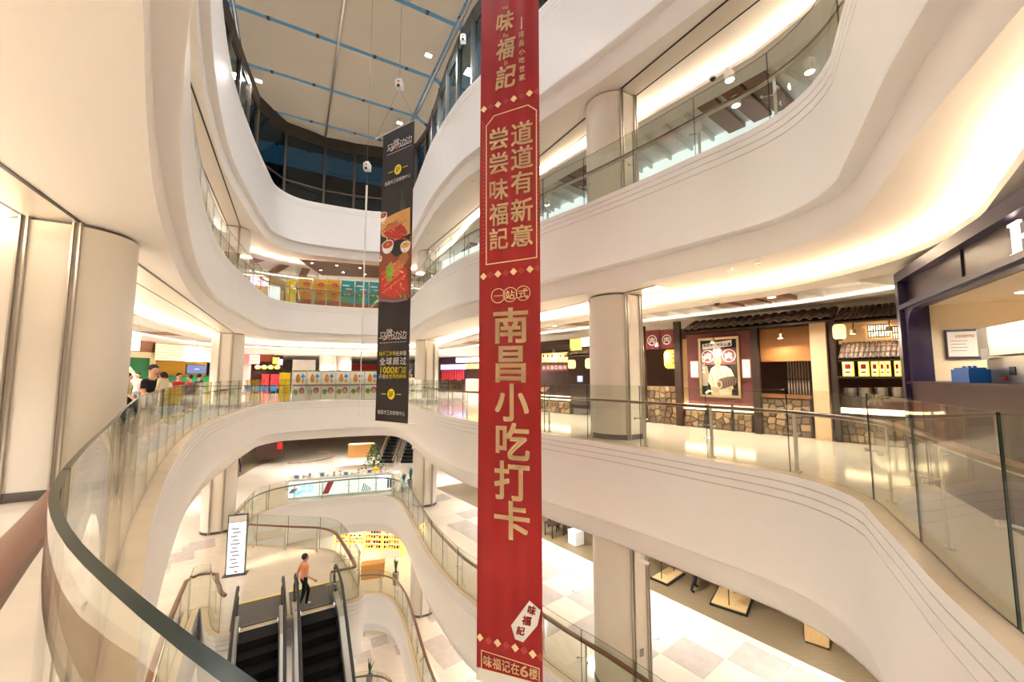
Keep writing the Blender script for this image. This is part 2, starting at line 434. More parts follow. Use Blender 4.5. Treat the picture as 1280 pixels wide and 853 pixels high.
railing(-18, P, 'glass railing on the lowest storey seen, with diamond tiles behind', skip=lambda c: c[1] < 19 or c[0] < -11.5)

# ------------------------------------------------------------------ columns
TA = math.atan2(0.48, 0.877)      # the building grid is turned by this much
TX = Vector((-0.48, 0.877, 0)).normalized(); NX = Vector((TX.y, -TX.x, 0))
def column_meshes(h):
    r, fl = .70, .655; pts = []
    for k in range(48):
        a = 2 * math.pi * k / 48; x, y = r * math.cos(a), r * math.sin(a)
        pts.append((x, max(-fl, min(fl, y))))
    shaft = MB().prism(pts, 0.12, h - .05).mesh('shaft', 'column_panel', True)
    neck = MB().prism([(x * .93, y * .93) for x, y in pts], h - .06, h).mesh('shadow_gap', 'steel_dark')
    skirt = MB().prism([(x * 1.012, y * 1.012) for x, y in pts], 0, .12).mesh('skirting', 'steel_dark')
    rail = MB().box((-.035, 0, h / 2), (.02, .07, h)).box((.035, 0, h / 2), (.02, .07, h)).box((0, .02, h / 2), (.05, .02, h), mi=1).mesh('guide_rail', ['steel', 'groove'])
    return shaft, neck, skirt, rail
CM = {3.7: column_meshes(3.7), 3.2: column_meshes(3.2)}
COLS = {'left near': (-6.5, 5.8), 'left far': (-14.5, 20.4), 'right near': (2.8, 10.75), 'right far': (-5.2, 24.4)}
CWORD = {'left near': 'beside the near end of the railing', 'left far': 'behind the walkway railing on the side of the green sign', 'right near': 'in front of the stone fronted restaurants', 'right far': 'beside the dark far escalator'}
for z0 in (-12, -6, 0, 6):
    h = 3.2 if z0 == 6 else 3.7
    for k, (x, y) in COLS.items():
        if z0 == -12 and k != 'right far': continue
        if z0 in (-6, 6) and k == 'left near': continue
        sh, nk, sk, gr = CM[h]
        c = thing('column', 'cream clad round column with steel guide rails %s, on %s' % (CWORD[k], NICK[z0].replace('the walkway with the stone fronted restaurants', 'the camera storey')), None, (x, y, z0), TA, kind='structure')
        put('shaft', sh, c); put('shadow_gap', nk, c); put('skirting', sk, c)
        for sx in (-.25, .25):
            for sy in (-.66, .66): put('guide_rail', gr, c, (sx, sy, 0), 0 if sy < 0 else math.pi)
# shutter boxes in the soffits, from column to column
for z, nick in ((3.7, 'over the restaurant walkway'), (9.2, 'over the upper gallery'), (-2.3, 'over the escalator storey')):
    for a, b, side in ((COLS['left near'], COLS['left far'], 'green sign'), (COLS['right near'], COLS['right far'], 'stone restaurant')):
        va, vb = Vector((*a, 0)), Vector((*b, 0)); d = (vb - va).normalized()
        s0 = va - d * (5.0 if side == 'green sign' else 1.6); L = (vb + d * 0.5 - s0).length
        if side == 'stone restaurant' and z > 9: s0 = va - d * 5.5; L = (vb - s0).length
        t = thing('ceiling_shutter_track', 'flush metal shutter strip in the soffit %s, %s side' % (nick, side), None, (s0.x, s0.y, z), math.atan2(d.y, d.x), kind='structure')
        MB().box((L / 2, 0, -.006), (L, .50, .012)).build('cover_plate', 'shutter_metal', t)
        for y in (-.275, .275): MB().box((L / 2, y, -.004), (L, .045, .014)).build('shadow_line', 'black', t)
# ------------------------------------------------------------------ skylight and clerestory
ROOFZ = 17.6
ROT = math.atan2(TX.y, TX.x) - math.pi / 2
def rt(n, t, z): return NX * n + TX * t + Vector((0, 0, z))
sky = thing('ceiling_skylight', 'skylight ceiling of stretched beige fabric panels with narrow blue glass gaps', None, kind='structure')
tl = [1.4, 5.1, 8.8, 12.5, 16.2, 19.9, 23.55, 27.2, 31.2]
nl = [-2.85, 1.3, 5.9]
for i in range(len(tl) - 1):
    for j in range(2):
        n0, n1, t0, t1 = nl[j] + .04, nl[j + 1] - .04, tl[i] + .11, tl[i + 1] - .11
        m = MB(); g = []
        for a in range(5):
            for b in range(5):
                u, v = a / 4, b / 4; sag = .10 * (1 - (2 * u - 1) ** 2) * (1 - (2 * v - 1) ** 2)
                g.append(rt(n0 + (n1 - n0) * u, t0 + (t1 - t0) * v, ROOFZ + sag))
        fs = [(a * 5 + b, a * 5 + b + 1, (a + 1) * 5 + b + 1, (a + 1) * 5 + b) for a in range(4) for b in range(4)]
        m.add(g, fs); m.build('fabric_panel', 'roof_fabric', sky, smooth=True)
    for sgn, na, nb in ((-1, -4.4, -2.98), (1, 6.12, 7.1)):
        m = MB(); t0, t1 = tl[i] + .15, tl[i + 1] - .15
        za, zb = (ROOFZ - .5, ROOFZ) if sgn < 0 else (ROOFZ, ROOFZ - .55)
        m.add([rt(na, t0, za), rt(nb, t0, zb), rt(nb, t1, zb), rt(na, t1, za)], [(0, 1, 2, 3)]); m.build('edge_panel', 'roof_fabric', sky)
for n_, r in ((1.3, .05), (-2.9, .045), (6.0, .06)):
    MB().tube([rt(n_, 1, ROOFZ - .06), rt(n_, 31.5, ROOFZ - .06)], r, 8).build('purlin', 'steel', sky)
for t_ in tl[1:]:
    MB().box((0, 0, 0), (10.4, .06, .12)).build('rafter', 'alu_grey', sky, loc=rt(1.55, t_, ROOFZ + .45), rz=ROT)
    for n_ in (-1.6, .4, 3.0, 4.6):
        MB().box((0, 0, 0), (.14, .26, .05)).build('clamp', 'black', sky, loc=rt(n_, t_, ROOFZ + .02), rz=ROT)
m = MB(); q = [rt(-16, -6, 18.4), rt(20, -6, 18.4), rt(20, 40, 18.4), rt(-16, 40, 18.4)]; m.add(q, [(0, 1, 2, 3)])
m.build('glazing', 'glass_sky', sky)
# clerestory: panes between mullions on a ledge behind the parapet
W = offset(P, 1.0); N = len(W)
cl = thing('window_1', 'band of blue clerestory windows with bronze mullions above the top parapet', None, kind='structure')
ledge = MB(); ledge.strip([lift(P, 12.6), lift(offset(P, 1.3), 12.6)], True)
tag(ledge.build('trim_1', 'plaster'), 'flat top of the uppermost white parapet', kind='structure')
mul = MB().box((0, 0, 2.4), (.14, .22, 4.8)).mesh('mullion', 'bronze')
mul2 = MB().box((0, 0, 2.4), (.16, .26, 4.8)).mesh('mullion_grey', 'alu_grey')
step = 6
for i in range(0, N - N % step, step):
    a, b = W[i], W[(i + step) % N if i + step < N else 0]
    rz = math.atan2(b[1] - a[1], b[0] - a[0]); L = math.dist(a, b)
    right = a[0] * NX.x + a[1] * NX.y > 4.5 and a[1] < 23
    put('mullion', mul2 if right else mul, cl, (a[0], a[1], 12.6), rz)
    for zz in (12.72, 13.9, 16.9): MB().box((L / 2, 0, 0), (L, .10, .10)).build('transom', 'bronze' if not right else 'alu_grey', cl, loc=(a[0], a[1], zz), rz=rz)
    for z0, z1 in ((12.77, 13.85), (13.95, 16.85)):
        MB().box((L / 2, 0, (z0 + z1) / 2), (L - .14, .02, z1 - z0)).build('pane', 'glass_bright' if right else 'glass_sky', cl, loc=(a[0], a[1], 0), rz=rz)
    MB().box((L / 2, 0, .35), (L, .2, .7)).build('head_panel', 'bronze' if not right else 'alu_grey', cl, loc=(a[0], a[1], 16.95), rz=rz)
# the roof deck between clerestory and skylight
mb = MB(); ring_face(mb, [tuple(rt(n_, t_, 0)[:2]) for n_, t_ in ((-9.0, -4), (9.0, -4), (9.0, 36), (-9.0, 36))], [(-80, -40), (60, -40), (60, 90), (-80, 90)], 18.45)
tag(mb.build('ceiling_deck', 'alu_grey'), 'grey roof deck around the skylight', kind='structure')

# ------------------------------------------------------------------ lamps
dl_ring = MB().lathe([(.075, 0), (.10, -.012), (.10, 0)], n=16).mesh('trim_ring', 'white')
dl_lens = MB().lathe([(0.0, -.004), (.075, -.004)], n=16).mesh('lens', 'lamp_lens')
def downlight(x, y, z, watts, label, group, size=0.25, spread=2.4):
    t = thing('downlight', label, 'downlight', (x, y, z), group=group)
    put('trim_ring', dl_ring, t); put('lens', dl_lens, t)
    if watts:
        l = bpy.data.lights.new('downlight_lamp', 'AREA'); l.shape = 'DISK'; l.size = size; l.energy = watts; l.color = (1.0, 0.975, 0.95); l.spread = spread
        o = bpy.data.objects.new('downlight_lamp', l); COL.objects.link(o); o.parent = t; o.location = (0, 0, -.05)
LAMPS = ((-14.3, 'the toy shelf storey', P, 60, -.33), (-8.3, 'the escalator storey below the landing', P, 70, -.33), (-2.3, 'the escalator landing storey', P, 60, -.33), (3.7, 'the restaurant walkway', P, 90, -.33), (9.2, 'the upper gallery', P, 80, -.33))
for z, nm, path, wt, dz in LAMPS:
    o4 = offset(path, lambda p: lipoff(p) + (2.6 if z < 9 else 4.9)); n = len(o4)
    st = 12
    for i in range(4, n, st):
        dx, dy = o4[i]; gap = (dx - 4.5) * -.771 + (dy - 14.0) * -.637      # keep the lamps off the restaurant eaves
        moved = z == 3.7 and dx > 1 and gap < 1.7
        if moved: dx -= .771 * (1.7 - gap); dy -= .637 * (1.7 - gap)
        downlight(dx, dy, z + (-.27 if moved else dz), wt * (.45 if moved else 1.1), 'round recessed downlight in the ceiling over %s' % nm, 'downlights over %s' % nm)
# wider ring of downlights added to brighten the dark areas behind
for z, nm, st in ((-14.3, 'the toy shelf storey', 18), (-8.3, 'the escalator storey below the landing', 18), (-2.3, 'the escalator landing storey', 9), (3.7, 'the restaurant walkway', 12)):
    o8 = offset(P, 9.5)
    for i in range(2, len(o8), st):
        if o8[i][1] < 2 or (z >= -3 and o8[i][0] > -2): continue
        downlight(o8[i][0], o8[i][1], z - .33, 150 if z > 0 else 90, 'round recessed downlight in the ceiling over %s' % nm, 'downlights over %s' % nm)
for z, nm in ((-2.63, 'the escalator landing storey'), (3.37, 'the restaurant walkway')):  # extra downlights added at chosen spots to brighten the far areas
    for x, y in ((-22, 27), (-21, 33), (-16, 31), (-15, 37), (-10, 31), (-9, 37), (-4, 30), (-3, 36), (-27, 38)):
        downlight(x, y, z, 75 if z > 0 else 40, 'round recessed downlight in the ceiling over %s' % nm, 'downlights over %s' % nm)
# hidden glowing strip added on the parapet to brighten the fabric ceiling
mb = MB(); A = offset(P, .45); B = offset(P, .6); mb.strip([lift(A, 12.64), lift(B, 12.64), lift(B, 12.61), lift(A, 12.61)], True)
tag(mb.build('parapet_fill', 'parapet_fill_glow'), 'strip lamp along the top of the uppermost parapet lighting the fabric ceiling', 'light strip')
# fill lights added under the skylight frame to brighten the void
for i, (n_, t_) in enumerate(((-2.2, 6), (5.2, 6), (-2.2, 12), (5.2, 12), (-2.2, 18), (5.2, 18), (-2.2, 24), (5.2, 24))):
    p = rt(n_, t_, ROOFZ - .45)
    t = thing('floodlight', 'small white floodlight box hung under the skylight frame', 'floodlight', p, ROT, group='floodlights under the skylight')
    MB().box((0, 0, .06), (.34, .26, .10)).build('housing', 'white', t); MB().tube([(0, 0, .1), (0, 0, .4)], .012, 6).build('stem', 'steel', t)
    MB().box((0, 0, .006), (.28, .20, .008)).build('lens', 'lamp_lens', t)
    l = bpy.data.lights.new('fill_light_lamp', 'AREA'); l.shape = 'RECTANGLE'; l.size = .5; l.size_y = .5; l.energy = 110; l.color = (1.0, 0.97, 0.94)
    o = bpy.data.objects.new('fill_light_lamp', l); COL.objects.link(o); o.parent = t; o.location = (0, 0, -.02)
#@@CONTENT
# ------------------------------------------------------------------ more materials
mat('red_cloth', srgb(162, 12, 20), 0.42, noise=0.06, scale=2, stretch=(3, 1, .2))
mat('red_pale', srgb(205, 84, 72), 0.5)
mat('red_dark', srgb(120, 10, 18), 0.5)
mat('cream_print', srgb(255, 230, 182), 0.5)
mat('banner_black', srgb(27, 17, 21), 0.6, noise=0.1, scale=1.5)
mat('print_yellow', srgb(250, 226, 30), 0.5)
mat('print_white', srgb(240, 238, 236), 0.5)
mat('print_red', srgb(190, 40, 30), 0.5, noise=0.35, scale=14)
mat('print_green', srgb(120, 170, 40), 0.5, noise=0.3, scale=20)
mat('bottle_green', srgb(34, 44, 24), 0.4)
mat('print_tan', srgb(214, 160, 96), 0.5, noise=0.25, scale=12)
mat('print_brown', srgb(130, 60, 36), 0.5, noise=0.4, scale=16)
mat('print_grey', srgb(120, 112, 128), 0.4)
mat('pale_wood', srgb(206, 172, 118), 0.5, noise=0.15, scale=5, stretch=(1, 6, 1))
mat('maroon', srgb(120, 68, 66), 0.75, noise=0.05, scale=4)
mat('maroon_cloth', srgb(128, 56, 60), 0.85)
mat('dark_wood', srgb(52, 34, 26), 0.55, noise=0.3, scale=6, stretch=(1, 1, .3))
mat('mid_wood', srgb(128, 78, 44), 0.5, noise=0.25, scale=6)
mat('bamboo', srgb(150, 98, 48), 0.6, noise=0.3, scale=30, stretch=(.1, 1, 1))
mat('beige_wall', srgb(222, 190, 150), 0.7)
mat('interior_dark', srgb(62, 38, 28), 0.8, noise=0.3, scale=3)
for i, c in enumerate(((150, 124, 92), (128, 102, 74), (168, 140, 108), (112, 92, 74))):
    mat('stone_%s' % 'abcd'[i], srgb(*c), 0.75, noise=0.25, scale=9, bump=0.4)
mat('mortar', srgb(84, 70, 54), 0.9)
mat('roof_tile', srgb(84, 66, 54), 0.62, noise=0.2, scale=8)
mat('lantern_paper', srgb(255, 214, 110), 0.6, emit=srgb(255, 190, 60), es=0.8)
mat('lantern_cream', srgb(255, 232, 180), 0.6, emit=srgb(255, 216, 140), es=1.0)
mat('lit_shoji', srgb(255, 244, 220), 0.6, emit=srgb(255, 232, 190), es=1.5)
mat('lit_menu', srgb(255, 226, 170), 0.5, emit=srgb(255, 222, 150), es=0.9)
mat('lit_white', (1, 1, 1), 0.5, emit=(1, 0.97, 0.92), es=1.2)
mat('lit_cool', (0.9, 0.97, 1), 0.5, emit=(0.78, 0.94, 1.0), es=0.42)
mat('lit_cyan', (0.4, 0.9, 1), 0.5, emit=(0.10, 0.75, 1.0), es=0.5)
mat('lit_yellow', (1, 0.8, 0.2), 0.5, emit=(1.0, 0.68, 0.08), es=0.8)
mat('lit_pink', (1, 0.4, 0.7), 0.5, emit=(1.0, 0.30, 0.60), es=1.8)
mat('lit_violet', (0.6, 0.5, 1), 0.5, emit=(0.50, 0.40, 1.0), es=2.0)
mat('lit_sign', (1, 0.98, 0.94), 0.5, emit=(1, 0.90, 0.72), es=1.1)
mat('lit_ledge', (1, 0.85, 0.6), 0.5, emit=(1.0, 0.76, 0.42), es=2.6)
mat('screen_blue', (0.05, 0.07, 0.14), 0.2, emit=(0.10, 0.14, 0.30), es=0.8)
mat('navy', srgb(50, 40, 76), 0.35)
mat('plum', srgb(58, 34, 46), 0.32)
mat('kiosk_cream', srgb(250, 232, 200), 0.5)
mat('blue_plastic', srgb(30, 110, 210), 0.35)
mat('red_plastic', srgb(200, 30, 30), 0.4)
mat('inox', (0.55, 0.54, 0.52), 0.32, metal=0.9)
mat('green_sign', srgb(24, 112, 62), 0.35)
mat('pink_brown', srgb(176, 128, 104), 0.7)
mat('yellow_board', srgb(246, 214, 20), 0.45)
mat('ochre_print', srgb(226, 168, 30), 0.5)
mat('teal_print', srgb(40, 158, 160), 0.5)
mat('brick_print', srgb(176, 88, 60), 0.5)
mat('orange_print', srgb(222, 140, 50), 0.5)
mat('green_print', srgb(90, 160, 70), 0.5)
mat('blue_print', srgb(60, 150, 215), 0.5)
mat('pink_print', srgb(200, 70, 120), 0.5)
mat('grass_green', srgb(82, 130, 44), 0.8, noise=0.4, scale=30)
mat('leaf', srgb(40, 92, 40), 0.5, noise=0.35, scale=10)
mat('leaf_blue', srgb(40, 130, 140), 0.5, noise=0.3, scale=10)
mat('pot_grey', srgb(150, 142, 138), 0.5)
mat('skin', srgb(214, 166, 138), 0.55)
mat('hair', srgb(26, 20, 18), 0.6)
for n_, c in (('cloth_black', (22, 22, 26)), ('cloth_cream', (228, 216, 190)), ('cloth_white', (232, 230, 228)), ('cloth_red', (180, 40, 50)), ('cloth_pink', (222, 170, 160)), ('cloth_navy', (34, 38, 66)), ('cloth_tan', (196, 180, 152)), ('cloth_peach', (226, 150, 110)), ('cloth_green', (36, 150, 60)), ('cloth_grey', (120, 116, 118))):
    mat(n_, srgb(*c), 0.85)
def area(pl, u0, v0, u1, v1, off=0.0):
    um, vm = (u0 + u1) / 2, (v0 + v1) / 2
    return pl.sz(u0, vm, off)[0], pl.sz(um, v1, off)[1], pl.sz(u1, vm, off)[0], pl.sz(um, v0, off)[1]
def stand(pl, name, label, cat, s, z, off=0.0, group=None, kind=None):
    return thing(name, label, cat, pl.at(s, off, z), pl.rz, group, kind)
def panel(s0, z0, s1, z1, y0, y1, mi=0, mb=None):
    return (mb or MB()).box(((s0 + s1) / 2, (y0 + y1) / 2, (z0 + z1) / 2), (s1 - s0, abs(y1 - y0), z1 - z0), mi=mi)
def slab_item(pl, name, label, cat, m, px, y0=0.0, y1=0.1, off=0.0, group=None, kind=None):
    """one upright board whose front sits on the plane (off metres towards the viewer)"""
    s0, z0, s1, z1 = area(pl, *px, off); sm = (s0 + s1) / 2
    o = panel(-(s1 - s0) / 2, 0, (s1 - s0) / 2, z1 - z0, y0, y1).build(name, m, loc=pl.at(sm, off, z0), rz=pl.rz)
    return tag(o, label, cat, group, kind)
def disc(mb, x, z, rx, rz_, y0, y1, n=24, mi=0):
    return mb.prism([(x + rx * math.cos(2 * math.pi * k / n), z + rz_ * math.sin(2 * math.pi * k / n)) for k in range(n)], y0, y1, mi, 'y')
def ringflat(mb, x, z, r, th, y, n=28, mi=0, sx=1.0):
    vs = []
    for k in range(n):
        a = 2 * math.pi * k / n
        for q in (r, r - th): vs.append((x + sx * q * math.cos(a), y, z + q * math.sin(a)))
    mb.add(vs, [(2 * k, 2 * ((k + 1) % n), 2 * ((k + 1) % n) + 1, 2 * k + 1) for k in range(n)], mi); return mb
def stroke(mb, pts, wd, y, mi=0, closed=False):
    n = len(pts)
    for i in range(n if closed else n - 1):
        a, b = Vector(pts[i]), Vector(pts[(i + 1) % n]); d = (b - a); 
        if d.length < 1e-6: continue
        d.normalize(); nn = Vector((-d.y, d.x)) * wd / 2; a = a - d * wd / 2; b = b + d * wd / 2
        mb.add([(*(a + nn), ), (*(a - nn), )], []) if False else mb.add([((a + nn).x, y, (a + nn).y), ((a - nn).x, y, (a - nn).y), ((b - nn).x, y, (b - nn).y), ((b + nn).x, y, (b + nn).y)], [(0, 1, 2, 3)], mi)
    return mb
def wpx(pl, mb, items, bold, y, mi=0, shear=0.0, off=0.0):
    """items: (char, u0, v0, u1, v1) picture boxes on the plane"""
    L = []
    for ch, u0, v0, u1, v1 in items:
        s0, z0, s1, z1 = area(pl, u0, v0, u1, v1, off); L.append((ch, (s0 + s1) / 2, (z0 + z1) / 2, s1 - s0, z1 - z0))
    return write(mb, L, bold, y, mi, shear)
# ------------------------------------------------------------------ red banner in the void
RB = Plane((-0.690, 8.25), (0.560, 7.80), 0.0)
rb = thing('red_banner', 'tall red hanging banner with cream lettering in the middle of the atrium', 'banner', (RB.p0.x, RB.p0.y, 0), RB.rz)
zb_, zt_ = RB.sz(637, 846)[1], 10.6
def cloth(width, z0, z1, nx, nz, amp, waves):
    m = MB(); g = []
    for j in range(nz + 1):
        z = z0 + (z1 - z0) * j / nz
        for i in range(nx + 1):
            x = width * i / nx; g.append((x, amp * (.5 + .5 * math.sin(waves * math.pi * i / nx + .6 * math.sin(z * .9)) * (.35 + .65 * abs(math.sin(z * .35)))), z))
    m.add(g, [(j * (nx + 1) + i, j * (nx + 1) + i + 1, (j + 1) * (nx + 1) + i + 1, (j + 1) * (nx + 1) + i) for j in range(nz) for i in range(nx)])
    return m
cloth(RB.L, zb_, zt_, 30, 60, .020, 7).build('cloth', 'red_cloth', rb, smooth=True)
panel(0, zb_ - .22, RB.L, zb_, .0, .012).build('white_hem', 'white', rb)
MB().tube([(-.05, .008, zt_ + .02), (RB.L + .05, .008, zt_ + .02)], .02).build('top_rod', 'steel', rb)
for x in (.1, RB.L - .1): MB().tube([(x, .008, zt_), (x, .008, ROOFZ - .1)], .006, 5).build('cable', 'steel_dark', rb)
Y = -.006
mb = MB(); wpx(RB, mb, [('味', 621, 15, 642, 39), ('福', 621, 48, 643, 74), ('記', 620, 82, 645, 110)], .028, Y, shear=.12); mb.build('brush_lettering', 'cream_print', rb)
mb = MB(); wpx(RB, mb, [('w', 628, 9, 631, 12), ('e', 631, 8.5, 634, 11.5), ('i', 634, 7, 635.5, 11), ('f', 629, 42, 631.5, 47), ('u', 632, 43, 635, 46.5), ('j', 630, 76, 632, 82), ('i', 633, 76, 634.5, 81)], .02, Y)
wpx(RB, mb, [('南', 648.5, 39, 655, 47), ('昌', 649, 50, 655, 58), ('小', 649, 61, 656, 69), ('吃', 649, 71.5, 656, 79), ('世', 649, 82.5, 656, 90), ('家', 649, 93, 656.5, 101)], .03, Y)
stroke(mb, [RB.sz(652, 22), RB.sz(652, 36)], .02, Y); mb.build('side_lettering', 'cream_print', rb)
def diamonds(pts, name):
    for i, (u, v) in enumerate(pts):
        a, b = MB(), MB()
        x, z = RB.sz(u, v); r = .078 if i % 2 == 0 else .062
        q = [(x - r, z), (x, z - r), (x + r, z), (x, z + r)]
        q = [(min(max(px_, .004), RB.L - .004), pz) for px_, pz in q]
        if i % 2 == 0: a.add([(c[0], Y, c[1]) for c in q], [(0, 1, 2, 3)])
        else:
            stroke(b, q, .012, Y, closed=True); stroke(b, [((c[0] - x) * .55 + x, (c[1] - z) * .55 + z) for c in q], .010, Y, closed=True); stroke(b, [(q[0][0] + .02, z), (q[2][0] - .02, z)], .009, Y)
        (a if i % 2 == 0 else b).build('diamond', 'cream_print' if i % 2 == 0 else 'red_pale', rb)
diamonds([(605, 137), (613.7, 133.5), (622.7, 131), (632.5, 127.3), (642.3, 123.7), (652.4, 120.4), (662, 116.8), (671.5, 114)], 'diamond_row')
diamonds([(604.5, 346), (613, 344), (622.5, 342.8), (632.3, 341.5), (642, 339.8), (652, 338.5), (662.5, 336.8), (672, 335.5)], 'diamond_row')
diamonds([(600, 797), (611, 801), (622, 804), (633, 807), (644, 810), (655, 813.5), (666, 818), (676, 822)], 'diamond_row')
mb = MB(); fr = [RB.sz(*q) for q in ((608, 331), (608, 158), (618, 145), (660, 131.5), (670.5, 138), (671, 322))]; stroke(mb, fr, .022, Y, closed=True); mb.build('frame_line', 'cream_print', rb)
mb = MB()
for k in range(34):
    v = 152 + k * 5.0; dv = 5.5 - k * .26
    stroke(mb, [RB.sz(602.5, v), RB.sz(606.2, v + dv)], .016, Y); stroke(mb, [RB.sz(672.2, v - 8), RB.sz(674.2, v - 8 + dv * .5)], .016, Y)
mb.build('ray_stripes', 'red_pale', rb)
mb = MB(); wpx(RB, mb, [('道', 639, 152, 666, 181), ('道', 639, 183, 666, 211), ('有', 639, 214, 666, 242), ('新', 639, 248, 666, 277), ('意', 639, 281, 666, 308),
    ('尝', 612, 160, 635, 187), ('尝', 612, 191, 635, 217), ('味', 612, 224, 635, 250), ('福', 612, 254, 635, 282), ('記', 612, 285, 635, 312)], .02, Y); mb.build('slogan_lettering', 'cream_print', rb)
mb = MB()
for u, v in ((622.7, 370), (637.8, 368.5), (654, 366.7)): ringflat(mb, *RB.sz(u, v), .155, .016, Y)
wpx(RB, mb, [('一', 617, 367, 628, 373), ('站', 632, 363, 643.5, 374.5), ('式', 648, 361, 660, 373)], .02, Y - .001); mb.build('circle_lettering', 'cream_print', rb)
mb = MB(); wpx(RB, mb, [('南', 617, 385, 660, 429), ('昌', 620, 433, 657, 478), ('小', 619, 480, 661, 527), ('吃', 620, 529, 662, 575), ('打', 618, 577, 662, 626), ('卡', 618, 627, 662, 675)], .024, Y); mb.build('large_lettering', 'cream_print', rb)
mb = MB(); q = [RB.sz(*c) for c in ((639, 782), (662, 751), (676, 763), (672, 782), (654, 803), (644, 799))]; mb.prism(q, Y - .002, Y, axis='y'); mb.build('scroll_print', 'print_white', rb)
mb = MB(); wpx(RB, mb, [('味', 660, 757, 670, 769), ('福', 653, 770, 664, 782), ('記', 646, 783, 656, 794)], .04, Y - .004, shear=.2); mb.build('scroll_lettering', 'red_cloth', rb)
mb = MB(); stroke(mb, [RB.sz(*c) for c in ((602, 813), (674, 836), (674, 855), (602, 836))], .016, Y, closed=True)
wpx(RB, mb, [(c, 604.5 + i * 11.4, 820 + i * 3.1, 615 + i * 11.4, 834 + i * 3.1) for i, c in enumerate('味福记在6楼')], .022, Y); mb.build('floor_lettering', 'cream_print', rb)
# ------------------------------------------------------------------ black banner
BB = Plane((-4.36, 12.9), (-3.11, 12.1), 0.0)
bk = thing('black_banner', 'long black hanging banner with yellow 5F circles and food pictures', 'banner', (BB.p0.x, BB.p0.y, 0), BB.rz)
z0, z1 = BB.sz(489, 528.5)[1], BB.sz(499, 160)[1]
cloth(BB.L, z0, z1, 16, 30, .012, 3).build('cloth', 'banner_black', bk, smooth=True)
MB().tube([(-.38, .004, z1 + .02), (BB.L + .05, .004, z1 + .02)], .018).build('top_rod', 'steel', bk)
MB().tube([(-.40, .004, z0), (BB.L + .34, .004, z0)], .016).build('bottom_rod', 'steel', bk)
Y = -.005
def five(u, v, nm):
    x, z = BB.sz(u, v); mb = MB(); disc(mb, x, z, .165, .165, Y - .001, Y)
    for d in (-1, 1): stroke(mb, [(x + d * .24, z), (x + d * .44, z)], .022, Y)
    o = mb.build(nm, 'print_yellow', bk); m2 = MB(); write(m2, [('5', x - .055, z, .085, .17), ('F', x + .055, z, .075, .17)], .03, Y - .004); m2.build('storey_number', 'black', o)
five(497.5, 212, 'yellow_circle'); five(489, 493, 'yellow_circle')
def logo(u0, u1, v, h, nm):
    mb = MB(); a, b = BB.sz(u0, v), BB.sz(u1, v); stp = (b[0] - a[0]) / 4
    write(mb, [(c, a[0] + stp * (i + .5), a[1] + (.05 if i == 1 else 0), stp * 1.05, h * (1.35 if i == 1 else 1)) for i, c in enumerate('马路边边')], 0.015, Y, shear=.1)
    for k in range(12): panel(a[0] + (b[0] - a[0]) * (k + .2) / 12, a[1] - h * .86, a[0] + (b[0] - a[0]) * (k + .75) / 12, a[1] - h * .78, Y, Y + .001, 0, mb)
    o = mb.build(nm, 'print_white', bk); m2 = MB(); panel(a[0] + stp * 1.1, a[1] - h * .42, a[0] + stp * 2, a[1] - h * .25, Y - .003, Y - .002, 0, m2); m2.build('red_mark', 'print_red', o)
logo(484, 515, 187, .26, 'logo_lettering'); logo(474.5, 508.5, 421, .26, 'logo_lettering')
def line(text, u0, u1, v, h, m, nm, bold=.018):
    mb = MB(); a, b = BB.sz(u0, v), BB.sz(u1, v); write(mb, row(text, a[0], b[0], a[1], h), bold, Y); mb.build(nm, m, bk)
line('南昌市王府购物中心', 481, 513.5, 231, .135, 'print_white', 'mall_lettering'); line('南昌市王府购物中心', 472, 506.5, 515, .135, 'print_white', 'mall_lettering')
line('纯手工炒制', 474, 495, 442.5, .14, 'print_yellow', 'slogan_lettering'); line('经典锅', 495, 508, 442, .14, 'print_white', 'slogan_lettering')
line('全球超过', 474, 508.5, 452, .24, 'print_white', 'slogan_lettering', .022); line('1000家门店', 474, 508, 463, .21, 'print_yellow', 'slogan_lettering', .022)
line('开到', 473.5, 482, 471, .14, 'print_white', 'slogan_lettering'); line('全世界的串串', 482, 508, 470.5, .14, 'print_yellow', 'slogan_lettering')
fp = MB(); a, b = BB.sz(475, 378), BB.sz(515, 262)
food = panel(.01, BB.sz(492, 376)[1], BB.L - .01, BB.sz(494, 300)[1], Y, Y + .002).build('food_print', 'print_brown', bk)
def foodbit(pts, m, y): 
    q = [BB.sz(*c) for c in pts]; q = [(min(max(x, .01), BB.L - .01), z) for x, z in q]
    MB().prism(q, y - .0005, y, axis='y').build('food_shape', m, food)
foodbit([(476, 296), (476, 262), (494, 268), (513, 250), (513, 285), (512, 312), (494, 322), (476, 300)], 'banner_black', Y - .001)
foodbit([(500, 266), (500, 252), (502, 247), (502, 238), (504.5, 238), (504.5, 247), (507, 252), (507, 264)], 'bottle_green', Y - .002)
foodbit([(474, 290), (476, 276), (496, 266), (513, 259), (513, 292), (495, 300), (478, 296)], 'print_tan', Y - .003)
foodbit([(478, 290), (486, 280), (496, 277), (505, 283), (510, 291), (500, 300), (484, 297)], 'print_red', Y - .004)
def bowl(u, v, r, fill):
    x, z = BB.sz(u, v); k = r * .024
    def el(rx, rz, dz, m, y): 
        pts = [(x + rx * math.cos(t * .2618), z + dz + rz * math.sin(t * .2618)) for t in range(24)]
        pts = [(min(max(p_[0], .01), BB.L - .01), p_[1]) for p_ in pts]; MB().prism(pts, y - .0005, y, axis='y').build('food_shape', m, food)
    el(k, k * .85, -.1 * k, 'print_white', Y - .005); el(k * 1.05, k * .6, .2 * k, 'print_white', Y - .006); el(k * .92, k * .48, .2 * k, fill, Y - .007); el(k * .3, k * .2, .25 * k, 'print_green', Y - .008)
